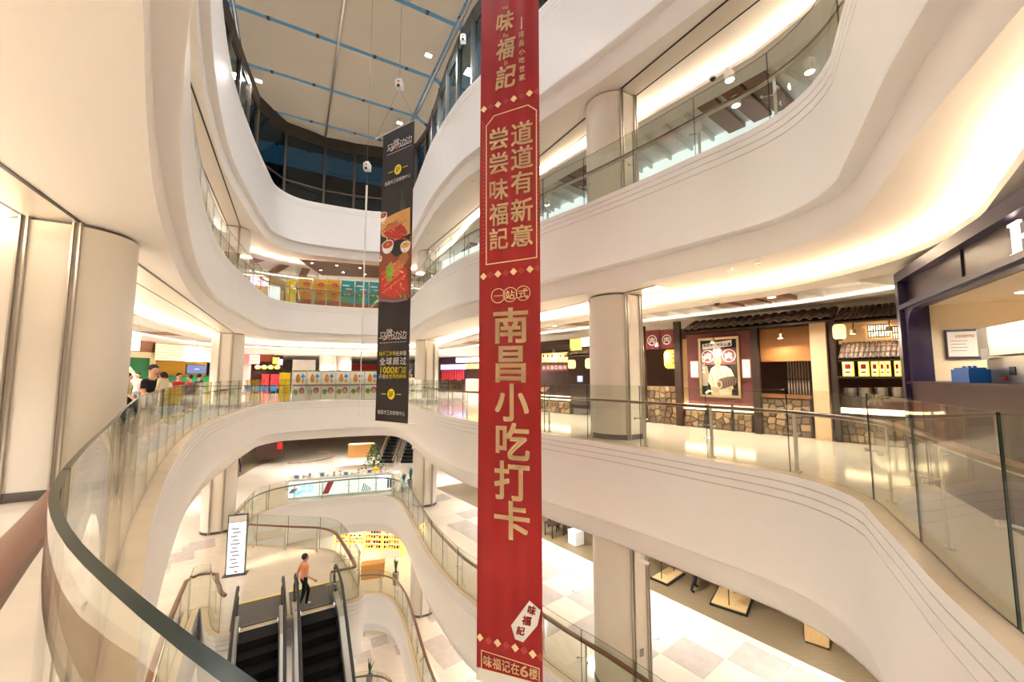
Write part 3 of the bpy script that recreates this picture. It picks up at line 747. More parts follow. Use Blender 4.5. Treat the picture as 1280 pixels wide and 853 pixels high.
bowl(485, 308, 11, 'print_red'); bowl(507, 308, 9, 'print_tan'); bowl(479, 271, 8, 'print_red'); bowl(474, 324, 6, 'print_tan')
foodbit([(474, 328), (490, 322), (511, 318), (511, 372), (493, 377), (473, 373)], 'print_brown', Y - .009)
foodbit([(476, 342), (486, 328), (500, 326), (509, 338), (510, 362), (494, 372), (476, 368)], 'print_red', Y - .010)
foodbit([(484, 352), (482, 336), (490, 326), (493, 340), (489, 352)], 'print_green', Y - .011)
rf = random.Random(21)
for k in range(90):
    u, v = rf.uniform(476, 511), rf.choice((rf.uniform(274, 300), rf.uniform(330, 370))); a_ = rf.uniform(0, 3.1); ln = rf.uniform(1.2, 4); wd_ = rf.uniform(.6, 1.4)
    foodbit([(u - ln * math.cos(a_) - wd_ * math.sin(a_), v - ln * math.sin(a_) + wd_ * math.cos(a_)), (u + ln * math.cos(a_), v + ln * math.sin(a_)), (u + ln * .6 * math.cos(a_) + wd_ * math.sin(a_), v + ln * .6 * math.sin(a_) - wd_ * math.cos(a_))], rf.choice(('print_red', 'print_brown', 'red_pale', 'cream_print', 'print_green', 'print_red', 'print_tan', 'red_dark')), Y - .0112 - k * .00001)
mb = MB()
for k in range(9):
    stroke(MB(), [BB.sz(489 + k * .8, 338 + k), BB.sz(507 + k * .6, 312 + k * 1.2)], .014, Y - .013).build('skewer', 'print_tan', food)
    stroke(MB(), [BB.sz(478 + k * 2.2, 292 - k * 1.0), BB.sz(505 + k * .9, 262 + k * 1.2)], .014, Y - .013).build('skewer', 'print_tan', food)
for v in (366, 350, 358): stroke(MB(), [BB.sz(478 + (v % 5), v), BB.sz(505, v - 20)], .02, Y - .012).build('skewer', 'print_tan', food)
mb = MB(); stroke(mb, [BB.sz(u, 374 + 3 * math.sin((u - 472) / 38 * 3.14)) for u in range(473, 511, 4)], .07, Y - .014); mb.build('pot_rim', 'print_grey', food)
# hoists and hanging cords
def hoist(pos, label, topz=ROOFZ):
    t = thing('cable_hoist', label, 'hoist', pos)
    MB().box((0, 0, 0), (.22, .22, .26)).box((0, 0, .16), (.12, .12, .08)).build('housing', 'white', t)
    MB().box((0, -.113, .05), (.07, .008, .05)).build('red_label', 'red_plastic', t); MB().tube([(0, -.1, -.1), (0, -.135, -.1)], .05, 10).build('lens', 'black', t)
    MB().tube([(0, 0, .2), (0, 0, topz - pos[2] - .1)], .006, 5).build('cable', 'steel_dark', t); return t
c = BB.at(BB.L / 2, 0, BB.sz(498, 107)[1]); h = hoist(c, 'white cable hoist above the black banner')
mb = MB()
for s_ in (-.38, BB.L + .05):
    e = BB.at(s_, 0, z1 + .02) - c; mb.tube([(0, 0, -.13), e], .005, 5)
mb.build('sling', 'steel_dark', h)
d = ray(459, 209); c2 = Vector((0, 0, EYE)) + d * (14.2 / d.y)
h = hoist(c2, 'white cable hoist above the slim white hanging cord')
zc = c2.z - EYE; mb = MB(); e0 = Vector((0, 0, EYE)) + ray(458, 232) * (14.2 / ray(458, 232).y); e1 = Vector((0, 0, EYE)) + ray(449.5, 515) * (14.2 / ray(449.5, 515).y)
t = thing('white_rope', 'slim white hanging rope beside the black banner', 'rope', (e1.x, e1.y, e1.z))
mb.tube([Vector((0, 0, 0)), Vector((e1.x * 0, 0, e0.z - e1.z))], [.012, .035], 6).build('cord', 'white', t); MB().ball((0, 0, -.05), (.03, .03, .06)).build('weight', 'white', t); MB().tube([(0, 0, e0.z - e1.z), (0, 0, c2.z - e1.z - .1)], .006, 5).build('wire', 'steel_dark', t)
d = ray(579, 49); hoist(Vector((0, 0, EYE)) + d * (15.5 / d.y), 'white cable hoist beside the upper parapet near the red banner')
# ------------------------------------------------------------------ stone fronted restaurants (right side of the walkway)
FR = Plane((4.5, 14.0), (8.3, 9.4), 0.0)
def voronoi(x0, z0, x1, z1, n, rnd):
    pts = []; nx = max(1, round(math.sqrt(n * (x1 - x0) / (z1 - z0)))); nz = max(1, round(n / nx))
    for i in range(nx):
        for j in range(nz): pts.append((x0 + (x1 - x0) * (i + .5 + rnd.uniform(-.36, .36)) / nx, z0 + (z1 - z0) * (j + .5 + rnd.uniform(-.36, .36)) / nz))
    cells = []
    for i, p in enumerate(pts):
        poly = [(x0, z0), (x1, z0), (x1, z1), (x0, z1)]
        for k, q in enumerate(pts):
            if k == i: continue
            mx, mz, dx, dz = (p[0] + q[0]) / 2, (p[1] + q[1]) / 2, q[0] - p[0], q[1] - p[1]; out = []
            f = lambda c: (c[0] - mx) * dx + (c[1] - mz) * dz
            for a, b in zip(poly, poly[1:] + poly[:1]):
                fa, fb = f(a), f(b)
                if fa <= 0: out.append(a)
                if fa * fb < 0: t = fa / (fa - fb); out.append((a[0] + (b[0] - a[0]) * t, a[1] + (b[1] - a[1]) * t))
            poly = out
            if len(poly) < 3: break
        if len(poly) >= 3:
            cx = sum(c[0] for c in poly) / len(poly); cz = sum(c[1] for c in poly) / len(poly)
            cells.append((cx, cz, poly))
    return cells
def stone_wall(pl, px, label, n, off=0.0, th=.22, zbase=0.0, cap=None):
    s0, z0, s1, z1 = area(pl, *px, off); z0 = zbase; sm = (s0 + s1) / 2; hw = (s1 - s0) / 2; rnd = random.Random(label)
    t = stand(pl, 'stone_wall', label, 'stone wall', sm, z0, off)
    panel(-hw, 0, hw, z1 - z0, .03, th).build('mortar', 'mortar', t)
    for cx, cz, poly in voronoi(-hw, 0, hw, z1 - z0, n, rnd):
        d = rnd.uniform(0, .02); front = [(cx + (x - cx) * .80, cz + (z - cz) * .80) for x, z in poly]; back = [(cx + (x - cx) * .92, cz + (z - cz) * .92) for x, z in poly]
        k = len(poly); m = MB(); m.add([(x, -d, z) for x, z in front] + [(x, .04, z) for x, z in back], [tuple(range(k))] + [(i, k + i, k + (i + 1) % k, (i + 1) % k) for i in range(k)])
        m.build('stone', 'stone_' + rnd.choice('abcd'), t)
    if cap: panel(-hw - .03, z1 - z0, hw + .03, z1 - z0 + .05, -.05, th).build('coping', cap, t)
    return t
panel(-9, 0, 12, 3.6, 2.4, 2.5).build('wall_restaurant', 'interior_dark', loc=FR.p0, rz=FR.rz)
tag(bpy.data.objects['wall_restaurant'], 'dark brown back wall of the restaurants', kind='structure')
stone_wall(FR, (806, 483, 846, 530), 'tall rubble stone wall below the paired maroon curtains', 34)
stone_wall(FR, (857, 516, 940, 541), 'low rubble stone wall below the chef poster', 26, off=.05)
stone_wall(FR, (951, 499, 1014, 549), 'rubble stone wall below the bamboo blind', 34)
stone_wall(FR, (1049, 527, 1145, 556), 'rubble stone wall below the lit menu boards', 24, off=.02)
stone_wall(FR, (674, 502, 712, 516), 'small rubble stone wall below the lettered maroon curtain', 14)
def wpost(u0, u1, v0, label, m='dark_wood', off=.16, th=.13):
    s0, z0, s1, z1 = area(FR, u0, v0, u1, 540, off); o = panel(-(s1 - s0) / 2, 0, (s1 - s0) / 2, z1, 0, th).build('wooden_post' if m != 'beige_wall' else 'pillar', m, loc=FR.at((s0 + s1) / 2, off, 0), rz=FR.rz)
    return tag(o, label, 'post')
wpost(801, 806, 408, 'thin dark wooden post beside the paired maroon curtains')
wpost(843.5, 851, 402, 'dark wooden post between the curtains and the chef poster', off=.17)
wpost(940, 949, 407, 'dark wooden post between the chef poster and the bamboo blind', off=.17)
wpost(1015, 1035, 401, 'plain beige pillar beside the bamboo blind', 'beige_wall', off=.20, th=.17)
wpost(1039.5, 1047, 400, 'dark wooden post under the square cream lantern', off=.16)
# paired curtains with the meat sign
def curtain(px, text, label, off=.14, circ=True):
    s0, z0, s1, z1 = area(FR, *px, off); t = stand(FR, 'door_curtain', label, 'curtain', (s0 + s1) / 2, z0, off); hw = (s1 - s0) / 2; h = z1 - z0
    m = MB(); g = [(-hw + 2 * hw * i / 10, .015 * math.sin(i * 1.9), z) for z in (0, h * .5, h) for i in range(11)]
    m.add(g, [(j * 11 + i, j * 11 + i + 1, (j + 1) * 11 + i + 1, (j + 1) * 11 + i) for j in range(2) for i in range(10)]); m.build('cloth', 'maroon_cloth', t, smooth=True)
    MB().tube([(-hw - .03, 0, h), (hw + .03, 0, h)], .015, 6).build('rod', 'dark_wood', t)
    mb = MB()
    if circ: r = min(hw * .7, h * .36); ringflat(mb, 0, h * .48, r, r * .16, -.022); write(mb, [(text, 0, h * .48, r * 1.1, r * 1.15)], .03, -.022)
    else: write(mb, row(text, -hw * .95, hw * .95, h * .5, h * .55), .03, -.022)
    mb.build('lettering', 'print_white', t)
curtain((807, 413.5, 824, 437), '肉', 'maroon door curtain with circled meat character, half nearer the round column'); curtain((825.6, 412.5, 842, 436), '肉', 'maroon door curtain with circled meat character, half above the big yellow lantern')
curtain((677, 455, 710, 464.5), '自長運の焼肉', 'long maroon curtain with white characters under small lit menu boards', circ=False)
def lantern(u0, v0, u1, v1, m, label, off=.12, square=False, decor=False):
    s0, z0, s1, z1 = area(FR, u0, v0, u1, v1, off); r = (s1 - s0) / 2; h = z1 - z0
    t = stand(FR, 'paper_lantern', label, 'lantern', (s0 + s1) / 2, z0, off - r if not square else off)
    prof = [(0, 0), (r * .6, 0), (r * .88, h * .08), (r, h * .22), (r, h * .78), (r * .88, h * .92), (r * .6, h), (0, h)]
    MB().lathe(prof, n=18).build('paper_shade', m, t, smooth=True)
    for q in (0, 1): MB().lathe([(r * .6, h * q - .03), (r * .64, h * q), (r * .6, h * q + .03)], n=16).build('rim', 'dark_wood', t)
    MB().tube([(0, 0, h), (0, 0, h + .12)], .008, 5).build('cord', 'black', t)
    mb = MB()
    for k in range(1, 9): mb.lathe([(r * 1.003, h * k / 9 - .004), (r * 1.012, h * k / 9), (r * 1.003, h * k / 9 + .004)], n=18)
    mb.build('hoops', 'mid_wood', t)
    if decor:
        mb = MB()
        for k in range(7): mb.tube([(r * math.cos(a_) * 1.02, r * math.sin(a_) * 1.02, h * (.25 + .08 * k + .03 * math.sin(j))) for j, a_ in enumerate([-1.2 + .12 * q + .2 * (k % 3) for q in range(5)])], .012, 5)
        mb.build('red_flourish', 'red_plastic', t)
lantern(826, 437, 845, 461, 'lantern_paper', 'big yellow paper lantern with red flourish below the maroon curtains', decor=True)
lantern(1039, 405, 1056, 424, 'lantern_cream', 'square cream paper lantern under the tiled eave corner', off=.45)
lantern(707.5, 450, 715, 461, 'lantern_cream', 'small cream lantern beside the lettered maroon curtain'); lantern(729, 448, 738, 461, 'lantern_cream', 'small cream lantern beside the round column over the counter screen')
# chef poster on its maroon wall
s0, z0, s1, z1 = area(FR, 859, 416, 941, 507)
o = panel(s0, z0, s1, z1, 0.02, .14).build('maroon_panel', 'maroon', loc=FR.p0, rz=FR.rz); tag(o, 'maroon wall panel behind the chef poster', 'wall panel')
o = panel(area(FR, 852, 423, 858, 507)[0], .6, area(FR, 852, 423, 858.5, 507)[2], 2.75, .10, .2).build('door_jamb', 'beige_wall', loc=FR.p0, rz=FR.rz); tag(o, 'lit beige jamb beside the chef poster wall', 'jamb')
s0, z0, s1, z1 = area(FR, 875, 422, 926, 497); hw = (s1 - s0) / 2; h = z1 - z0
t = stand(FR, 'framed_poster', 'large gold framed poster of a chef holding a joint of beef', 'poster', (s0 + s1) / 2, z0, .02)
for a in ((-hw, 0, hw, .07), (-hw, h - .07, hw, h), (-hw, 0, -hw + .07, h), (hw - .07, 0, hw, h)): panel(*a, -.05, .02).build('frame_bar', 'brass', t)
sheet = panel(-hw + .05, .05, hw - .05, h - .05, -.012, .01).build('print_sheet', 'cloth_black', t)
X = lambda u: (u - 542) / 288 * 2 * hw - hw
Z = lambda v: h - (v - 300) / 418 * h
def pp(pts, m, y=-.016, nm='print_shape'): return MB().prism([(X(a), Z(b)) for a, b in pts], y, y + .001, axis='y').build(nm, m, sheet)
pp([(556, 385), (805, 375), (805, 490), (556, 490)], 'maroon'); pp([(571, 342), (780, 322), (780, 365), (571, 382)], 'print_white', -.02, 'title_strip')
mb = MB(); write(mb, row('米沢牛 牛たん屋', X(576), X(776), Z(352), .09), .035, -.024); mb.build('title_lettering', 'black', sheet)
mb = MB()
for a in (607, 757): ringflat(mb, X(a), Z(430), .19, .02, -.020); write(mb, [('肉', X(a), Z(430), .2, .22)], .03, -.020)
for k, ch in enumerate('一頭買い焼肉'): write(mb, [(ch, X(572), Z(410 + k * 26), .08, .09)], .03, -.020)
mb.build('poster_lettering', 'print_white', sheet)
mat('sepia_coat', srgb(206, 196, 172), 0.6, noise=0.08, scale=9); mat('sepia_shade', srgb(150, 138, 118), 0.6); mat('sepia_skin', srgb(186, 160, 126), 0.6); mat('sepia_dark', srgb(48, 38, 32), 0.6); mat('sepia_meat', srgb(98, 78, 68), 0.6, noise=0.4, scale=12)
pp([(556, 490), (600, 500), (612, 560), (600, 640), (560, 640)], 'sepia_shade', -.018); pp([(760, 495), (805, 490), (805, 600), (790, 560)], 'sepia_dark', -.018)
pp([(603, 612), (612, 560), (628, 518), (655, 498), (676, 512), (700, 498), (735, 502), (768, 524), (788, 570), (796, 612), (770, 640), (765, 706), (625, 706), (622, 640)], 'sepia_coat', -.020)
for q_ in ([(676, 512), (672, 706), (677, 706), (680, 512)], [(655, 498), (676, 530), (678, 520), (662, 496)], [(700, 498), (682, 530), (680, 520), (694, 496)], [(628, 560), (640, 640), (645, 640), (634, 560)], [(745, 545), (735, 590), (740, 592), (750, 548)]): pp(q_, 'sepia_shade', -.022)
for q_ in ((662, 540), (662, 570), (692, 540), (692, 566)): pp([(q_[0] - 3, q_[1] - 3), (q_[0] + 3, q_[1] - 3), (q_[0] + 3, q_[1] + 3), (q_[0] - 3, q_[1] + 3)], 'sepia_dark', -.022)
pp([(664, 485), (692, 485), (692, 508), (678, 516), (664, 506)], 'sepia_skin', -.024); pp([(654, 432), (702, 430), (705, 462), (698, 486), (686, 498), (670, 498), (658, 486), (651, 462)], 'sepia_skin', -.026)
for q_ in ([(659, 452), (672, 450), (672, 454), (659, 456)], [(684, 450), (697, 451), (697, 455), (684, 454)], [(670, 480), (687, 480), (684, 485), (673, 485)], [(676, 456), (680, 456), (683, 470), (674, 470)], [(648, 430), (654, 432), (654, 460), (649, 455)], [(702, 430), (708, 430), (707, 455), (703, 460)]): pp(q_, 'sepia_dark', -.029)
pp([(648, 384), (656, 374), (672, 378), (684, 372), (700, 374), (707, 384), (704, 436), (652, 439)], 'print_white', -.028); pp([(651, 425), (704, 422), (704, 436), (652, 439)], 'sepia_shade', -.030)
pp([(664, 612), (690, 588), (740, 575), (785, 570), (803, 585), (805, 612), (790, 632), (720, 655), (690, 662), (670, 648)], 'sepia_meat', -.030); pp([(664, 612), (682, 600), (700, 608), (706, 630), (696, 656), (676, 655), (665, 640)], 'sepia_skin', -.032); pp([(670, 618), (684, 610), (696, 622), (692, 645), (678, 645)], 'sepia_meat', -.034)
for k in range(5): pp([(708 + k * 18, 600 - k * 5), (712 + k * 18, 598 - k * 5), (720 + k * 17, 648 - k * 5), (715 + k * 17, 650 - k * 5)], 'sepia_dark', -.033)
pp([(630, 640), (662, 648), (680, 668), (660, 690), (632, 672)], 'sepia_skin', -.034); pp([(740, 650), (775, 635), (782, 655), (750, 672)], 'sepia_skin', -.034); pp([(575, 690), (600, 668), (640, 672), (636, 680), (604, 684), (590, 700)], 'print_white', -.029)
for px, lb in (((864.5, 452, 872.5, 472), 'between the post and the chef poster'), ((929, 449.5, 937.5, 472.5), 'between the chef poster and the bamboo blind')):
    s0, z0, s1, z1 = area(FR, *px, .06); hw = (s1 - s0) / 2; h = z1 - z0
    t = stand(FR, 'wall_lamp', 'upright lit wall lamp %s' % lb, 'wall lamp', (s0 + s1) / 2, z0, .02)
    panel(-hw * .86, .02, hw * .86, h - .02, -.09, 0).build('shade', 'lit_shoji', t)
    for x in (-hw, -hw * .35, hw * .35, hw): panel(x - .008, 0, x + .008, h, -.10, -.09).build('bar', 'brass', t)
    for z in (0, h): panel(-hw - .01, z - .012, hw + .01, z + .012, -.10, 0).build('end_cap', 'brass', t)
s0, z0, s1, z1 = area(FR, 853, 507, 944, 514, .1); o = panel(s0, z0, s1, z1, -.04, .1).build('ledge_light', 'lit_ledge', loc=FR.p0, rz=FR.rz); tag(o, 'glowing ledge strip below the chef poster', 'light strip')
s0, z0, s1, z1 = area(FR, 1047, 512, 1144, 519, .06); o = panel(s0, z0, s1, z1, -.04, .1).build('ledge_light', 'lit_ledge', loc=FR.p0, rz=FR.rz); tag(o, 'glowing ledge strip below the lit menu boards', 'light strip')
s0, z0, s1, z1 = area(FR, 675, 495, 711, 500, .06); o = panel(s0, z0, s1, z1, -.04, .1).build('ledge_light', 'lit_ledge', loc=FR.p0, rz=FR.rz); tag(o, 'glowing ledge strip below the lettered maroon curtain', 'light strip')
for u in (885.5, 916): slab_item(FR, 'fence_post', 'thin black post before the low stone wall, %s' % ('nearer the post with the lantern' if u < 900 else 'nearer the bamboo blind'), 'post', 'black', (u - 1.6, 506, u + 1.6, 541), -.02, .02, .14)
# bamboo blind and lattice window
s0, z0, s1, z1 = area(FR, 950, 410, 1013, 452, .05); hw = (s1 - s0) / 2; h = z1 - z0
t = stand(FR, 'bamboo_blind', 'brown bamboo roller blind above the lattice window', 'blind', (s0 + s1) / 2, z0, .05)
sl = MB().box((0, 0, 0), (2 * hw, .012, h / 40 * .8)).mesh('slat', 'bamboo')
for k in range(40): put('slat', sl, t, (0, 0, h * (k + .5) / 40))
panel(-hw, h, hw, h + .1, -.03, .08).build('head_rail', 'dark_wood', t)
s0, z0, s1, z1 = area(FR, 951, 452, 1013, 498, 0); hw = (s1 - s0) / 2; h = z1 - z0
t = stand(FR, 'lattice_window', 'dark open restaurant window with upright lattice bars under the blind', 'window', (s0 + s1) / 2, z0, -.1)
panel(-hw, 0, hw, .09, -.15, .3).build('sill', 'mid_wood', t); panel(-hw * .2, .09, hw * .75, h, .5, .52).build('paper_screen', 'beige_wall', t)
for k in range(9): panel(-hw * .2 + k * hw * .115, .09, -hw * .2 + k * hw * .115 + .025, h, .44, .48).build('lattice_bar', 'black', t)
panel(-hw * .2, h * .5, hw * .75, h * .5 + .03, .43, .47).build('lattice_rail', 'black', t)
# tiled eaves
def eave(pl, u0, v0, u1, v1, off, drop, depth, label, n, m='roof_tile'):
    a, b = pl.sz(u0, v0, off), pl.sz(u1, v1, off); L = b[0] - a[0]; zt = (a[1] + b[1]) / 2
    t = stand(pl, 'tiled_eave', label, 'eave', a[0], zt, off); wd = L / n
    half = [(wd * .5 * math.cos(math.pi * k / 6), wd * .32 * math.sin(math.pi * k / 6)) for k in range(7)]
    seg = MB(); rows_ = 3
    for f in (0,):
        A = [(x, -.02, z) for x, z in half]; B = [(x * .94, depth / rows_ * 1.08, z * .94 + drop / rows_) for x, z in half]
        A2 = [(x * .8, -.02, z * .75) for x, z in half]; B2 = [(x * .76, depth / rows_ * 1.08, z * .72 + drop / rows_) for x, z in half]
        seg.strip([A, B], False); seg.strip([A2, A], False); seg.strip([B2, A2], False)
    me = seg.mesh('tile', m, True)
    for i in range(n):
        for r in range(rows_): put('tile', me, t, (wd * (i + .5), depth * r / rows_, drop * r / rows_ - .02))
    p = MB(); p.add([(0, 0, -.06), (L, 0, -.06), (L, depth, drop - .06), (0, depth, drop - .06)], [(0, 1, 2, 3)]); p.add([(0, 0, -.06), (L, 0, -.06), (L, 0, -.10), (0, 0, -.10)], [(0, 1, 2, 3)])
    p.build('eave_board', 'dark_wood', t); return t
eave(FR, 852, 411, 1040, 400, .62, .32, .75, 'long brown tiled eave above the chef poster and blind', 17)
eave(FR, 1041, 394, 1150, 398, .66, .36, .75, 'tiled eave above the lit paper windows', 13)
eave(FR, 1047, 444, 1150, 449, .5, .38, .45, 'lower tiled eave above the lit menu boards', 15)
eave(FR, 672, 440, 713, 437, .4, .25, .7, 'far tiled eave above small lit menu boards', 12)
eave(FR, 706, 443, 741, 442, .5, .25, .6, 'small tiled eave over the counter with the blue screen', 9)
s0, z0, s1, z1 = area(FR, 1047, 400, 1150, 428, 0); o = panel(s0, z0, s1, z1 + .15, .02, .2).build('upper_wall', 'beige_wall', loc=FR.p0, rz=FR.rz); tag(o, 'beige wall with lit paper windows between the two eaves', 'wall panel')
for px, lb in (((1085, 406, 1112, 421.5), 'nearer the square lantern'), ((1116, 408, 1140, 423.5), 'nearer the dark kiosk')):
    s0, z0, s1, z1 = area(FR, *px, .05); hw = (s1 - s0) / 2; h = z1 - z0; t = stand(FR, 'paper_window', 'lit paper lattice window %s' % lb, 'window', (s0 + s1) / 2, z0, .03)
    panel(-hw, 0, hw, h, -.02, .01).build('paper', 'lit_shoji', t)
    for k in range(9): panel(-hw + k * hw / 4 - .008, 0, -hw + k * hw / 4 + .008, h, -.04, -.02).build('lattice_bar', 'dark_wood', t)
    for k in range(3): panel(-hw, h * k / 2 - .012, hw, h * k / 2 + .012, -.04, -.02).build('lattice_rail', 'dark_wood', t)
def menu(px, label, off=.25, tilt=0):
    s0, z0, s1, z1 = area(FR, *px, off); hw = (s1 - s0) / 2; h = z1 - z0; t = stand(FR, 'menu_lightbox', label, 'lightbox', (s0 + s1) / 2, z0, off, 'menu boards')
    panel(-hw, 0, hw, h, 0, .05).build('case', 'lit_yellow', t); panel(-hw * .72, h * .1, hw * .72, h * .9, -.012, 0).build('menu_sheet', 'lit_menu', t)
    panel(-hw * .5, h * .45, hw * .5, h * .75, -.018, -.013).build('food_print', 'print_red', t); panel(-hw * .5, h * .2, hw * .4, h * .3, -.018, -.013).build('price_print', 'print_brown', t)
MN = ['beside the lantern post', 'second from the lantern post', 'third from the lantern post', 'fourth from the lantern post', 'fifth from the lantern post', 'sixth from the lantern post', 'seventh from the lantern post', 'eighth from the lantern post', 'beside the dark kiosk']
for i, u in enumerate(((1053, 1067), (1073, 1086), (1089, 1098), (1099.5, 1106), (1107, 1113), (1118, 1125), (1126, 1132), (1133, 1138), (1139, 1143))): menu((u[0], 450.5, u[1], 470.5), 'lit yellow framed menu board under the lower eave, ' + MN[i])
for i in range(6): menu((677.5 + i * 5.4, 440, 681.8 + i * 5.4, 453), 'small lit menu board over the lettered curtain, %s from the red banner' % ('first', 'second', 'third', 'fourth', 'fifth', 'sixth')[i])
# counter kitchen below the menu boards
slab_item(FR, 'serving_counter', 'dark wooden serving counter below the lit menu boards', 'counter', 'dark_wood', (1048, 497, 1146, 512), 0, .6, .02)
slab_item(FR, 'menu_beam', 'dark wooden beam carrying the menu boards', 'beam', 'dark_wood', (1047, 470.5, 1146, 473.5), 0, .1, .27)
for i, u in enumerate((1060, 1079, 1100, 1121)):
    p = FR.at(FR.sz(u, 497)[0], -.3, FR.sz(u, 497)[1]); t = thing('steel_pot', 'steel pot on the counter below the menu boards', 'pot', p, group='pots on the restaurant counter')
    MB().lathe([(0, 0), (.12, 0), (.13, .22), (.125, .22), (.115, .02), (0, .02)], n=14).build('body', 'inox', t, smooth=True); MB().tube([(-.17, 0, .17), (-.12, 0, .2)], .012, 6).build('handle', 'steel_dark', t)
# counter of the far stall
slab_item(FR, 'checkout_counter', 'dark counter of the far stall with red lights and a blue screen', 'counter', 'dark_wood', (713, 481, 739, 506), 0, .5, .0)
s0, z0, s1, z1 = area(FR, 722, 469, 732, 478); t = stand(FR, 'till_screen', 'small blue till screen on the far stall counter', 'screen', (s0 + s1) / 2, FR.sz(727, 481)[1], .0)
panel(-.14, .1, .14, .36, -.1, -.07).build('display', 'screen_blue', t); panel(-.11, .13, .11, .33, -.104, -.101).build('glow', 'lit_violet', t); panel(-.03, 0, .03, .12, -.08, -.05).build('foot', 'black', t)
slab_item(FR, 'stall_sign', 'yellow and cream slanted sign boards above the small eave', 'sign', 'lit_yellow', (713, 424, 726, 438), -.02, .05, .3)
slab_item(FR, 'stall_sign', 'cream sign board above the small eave beside the column', 'sign', 'lit_shoji', (727, 422, 740, 433), -.02, .05, .3)
t = stand(FR, 'menu_stand', 'slim steel stand with a tilted menu board before the far stall', 'menu stand', FR.sz(695, 515)[0], 0, .7)
MB().tube([(0, 0, 0), (0, 0, .95)], .02, 8).build('pole', 'steel', t); MB().lathe([(0, 0), (.16, 0), (.15, .02), (0, .03)], n=16).build('base', 'steel', t); mb = MB(); mb.add([(-.2, -.12, .92), (.2, -.12, .92), (.2, .1, 1.1), (-.2, .1, 1.1), (-.2, -.11, .9), (.2, -.11, .9), (.2, .11, 1.08), (-.2, .11, 1.08)], [(0, 1, 2, 3), (7, 6, 5, 4), (0, 4, 5, 1), (2, 6, 7, 3), (1, 5, 6, 2), (0, 3, 7, 4)]); mb.build('board', 'mid_wood', t)
# ------------------------------------------------------------------ kiosk with the lit H
KP = Plane((6.55, 6.65), (4.95, 3.88), 0.0)
kp = thing('food_kiosk', 'dark plum food kiosk with rounded serving window and lit letter sign', 'kiosk', (KP.p0.x, KP.p0.y, 0), KP.rz)
L = 5.6; zc = 1.50; zh0, zh1 = KP.sz(1135, 381)[1], KP.sz(1133, 341)[1]
panel(0, zh0, L, zh1, .06, .3).build('header', 'plum', kp); panel(-.04, zh1 - .10, L, zh1 + .06, -.06, .3).build('header_cap', 'navy', kp)
panel(-.04, zh0 - .05, L, zh0 + .02, -.06, .06).build('header_sill', 'navy', kp); panel(-.04, 0, .10, zh1, -.06, .3).build('end_post', 'navy', kp)
panel(2.02, zh0, 2.05, zh1 - .1, .04, .07).build('joint', 'black', kp)
q = [(.10, zc)] + [(.10 + .30 * (1 - math.cos(a)), zh0 - .35 + .30 * math.sin(a)) for a in [math.pi / 2 * k / 8 for k in range(9)]] + [(.42, zh0 - .05), (.10, zh0 - .05)]
inner = [(.10, zc), (.22, zc)] + [(.22 + .34 * (1 - math.cos(math.pi / 2 * k / 8)), zh0 - .42 + .34 * math.sin(math.pi / 2 * k / 8)) for k in range(9)] + [(L, zh0 - .08), (L, zh0), (.10, zh0)]
MB().prism(inner, .0, .12, axis='y').build('window_arch', 'navy', kp)
panel(0, 0, L, zc - .04, .0, .5).build('counter_body', 'plum', kp); panel(-.02, zc - .04, L, zc, -.04, .55).build('counter_top', 'plum', kp)
panel(0, 0, L, zh1, 4.4, 4.5).build('back_panel', 'kiosk_cream', kp); panel(-.0, 0, .06, zh0, .3, 4.5).build('side_panel', 'kiosk_cream', kp)
panel(0, zh0 - .02, L, zh0 + .03, .3, 4.5).build('inner_ceiling', 'kiosk_cream', kp)
for x in (1.0, 2.2, 3.4): MB().lathe([(0, -.01), (.11, -.01), (.12, 0)], (x, 1.0, zh0 - .02), 16).build('inner_downlight', 'lit_sign', kp)
hb = area(KP, 1257, 275, 1281, 319)
m = MB(); cw = (hb[2] - hb[0]) * 1.75; xw, zw, ch = hb[0] + cw / 2, (hb[1] + hb[3]) / 2, hb[3] - hb[1]
for sx in (-1, 1):
    m.box((xw + sx * cw * .32, .03, zw), (cw * .17, .03, ch))
    for sz_ in (-1, 1): m.box((xw + sx * cw * .32, .028, zw + sz_ * ch * .46), (cw * .34, .03, ch * .08))
m.box((xw, .032, zw), (cw * .5, .025, ch * .10)); m.build('sign_letter', 'lit_sign', kp)
def on_kiosk(px, off, name, label, cat):
    s0, z0, s1, z1 = area(KP, *px, off); return s0, z0, s1, z1, stand(KP, name, label, cat, (s0 + s1) / 2, z0, off)
k0 = KP.at(.06); k1 = KP.at(.06, -4.4); KS = Plane((k0.x, k0.y), (k1.x, k1.y), 0.0)
s0, z0, s1, z1 = area(KS, 1181, 412, 1226, 449); t = stand(KS, 'framed_certificate', 'blue framed white certificate on the kiosk end wall', 'certificate', (s0 + s1) / 2, z0, .055)
hw, h = (s1 - s0) / 2, z1 - z0
panel(-hw, 0, hw, h, 0, .05).build('frame', 'navy', t); panel(-hw * .92, h * .08, hw * .92, h * .92, -.005, 0).build('sheet', 'print_white', t)
mb = MB(); write(mb, row('食品经营许可证', -hw * .5, hw * .6, h * .76, h * .1), .02, -.008); mb.build('title_print', 'print_tan', t)
for k in range(4): panel(-hw * .75, h * (.6 - k * .11), hw * (.2 - .1 * (k % 2)), h * (.615 - k * .11), -.008, -.007).build('text_line', 'print_grey', t)
s0, z0, s1, z1, t = on_kiosk((1200, 458, 1226, 474), -.30, 'blue_pump', 'blue plastic machine with a hose on the kiosk counter', 'machine')
hw, h = (s1 - s0) / 2, z1 - zc; t.location.z = zc
MB().box((0, 0, h * .4), (hw * 1.8, .2, h * .8)).box((0, 0, h * .85), (hw * 1.5, .16, h * .12)).build('body', 'blue_plastic', t)
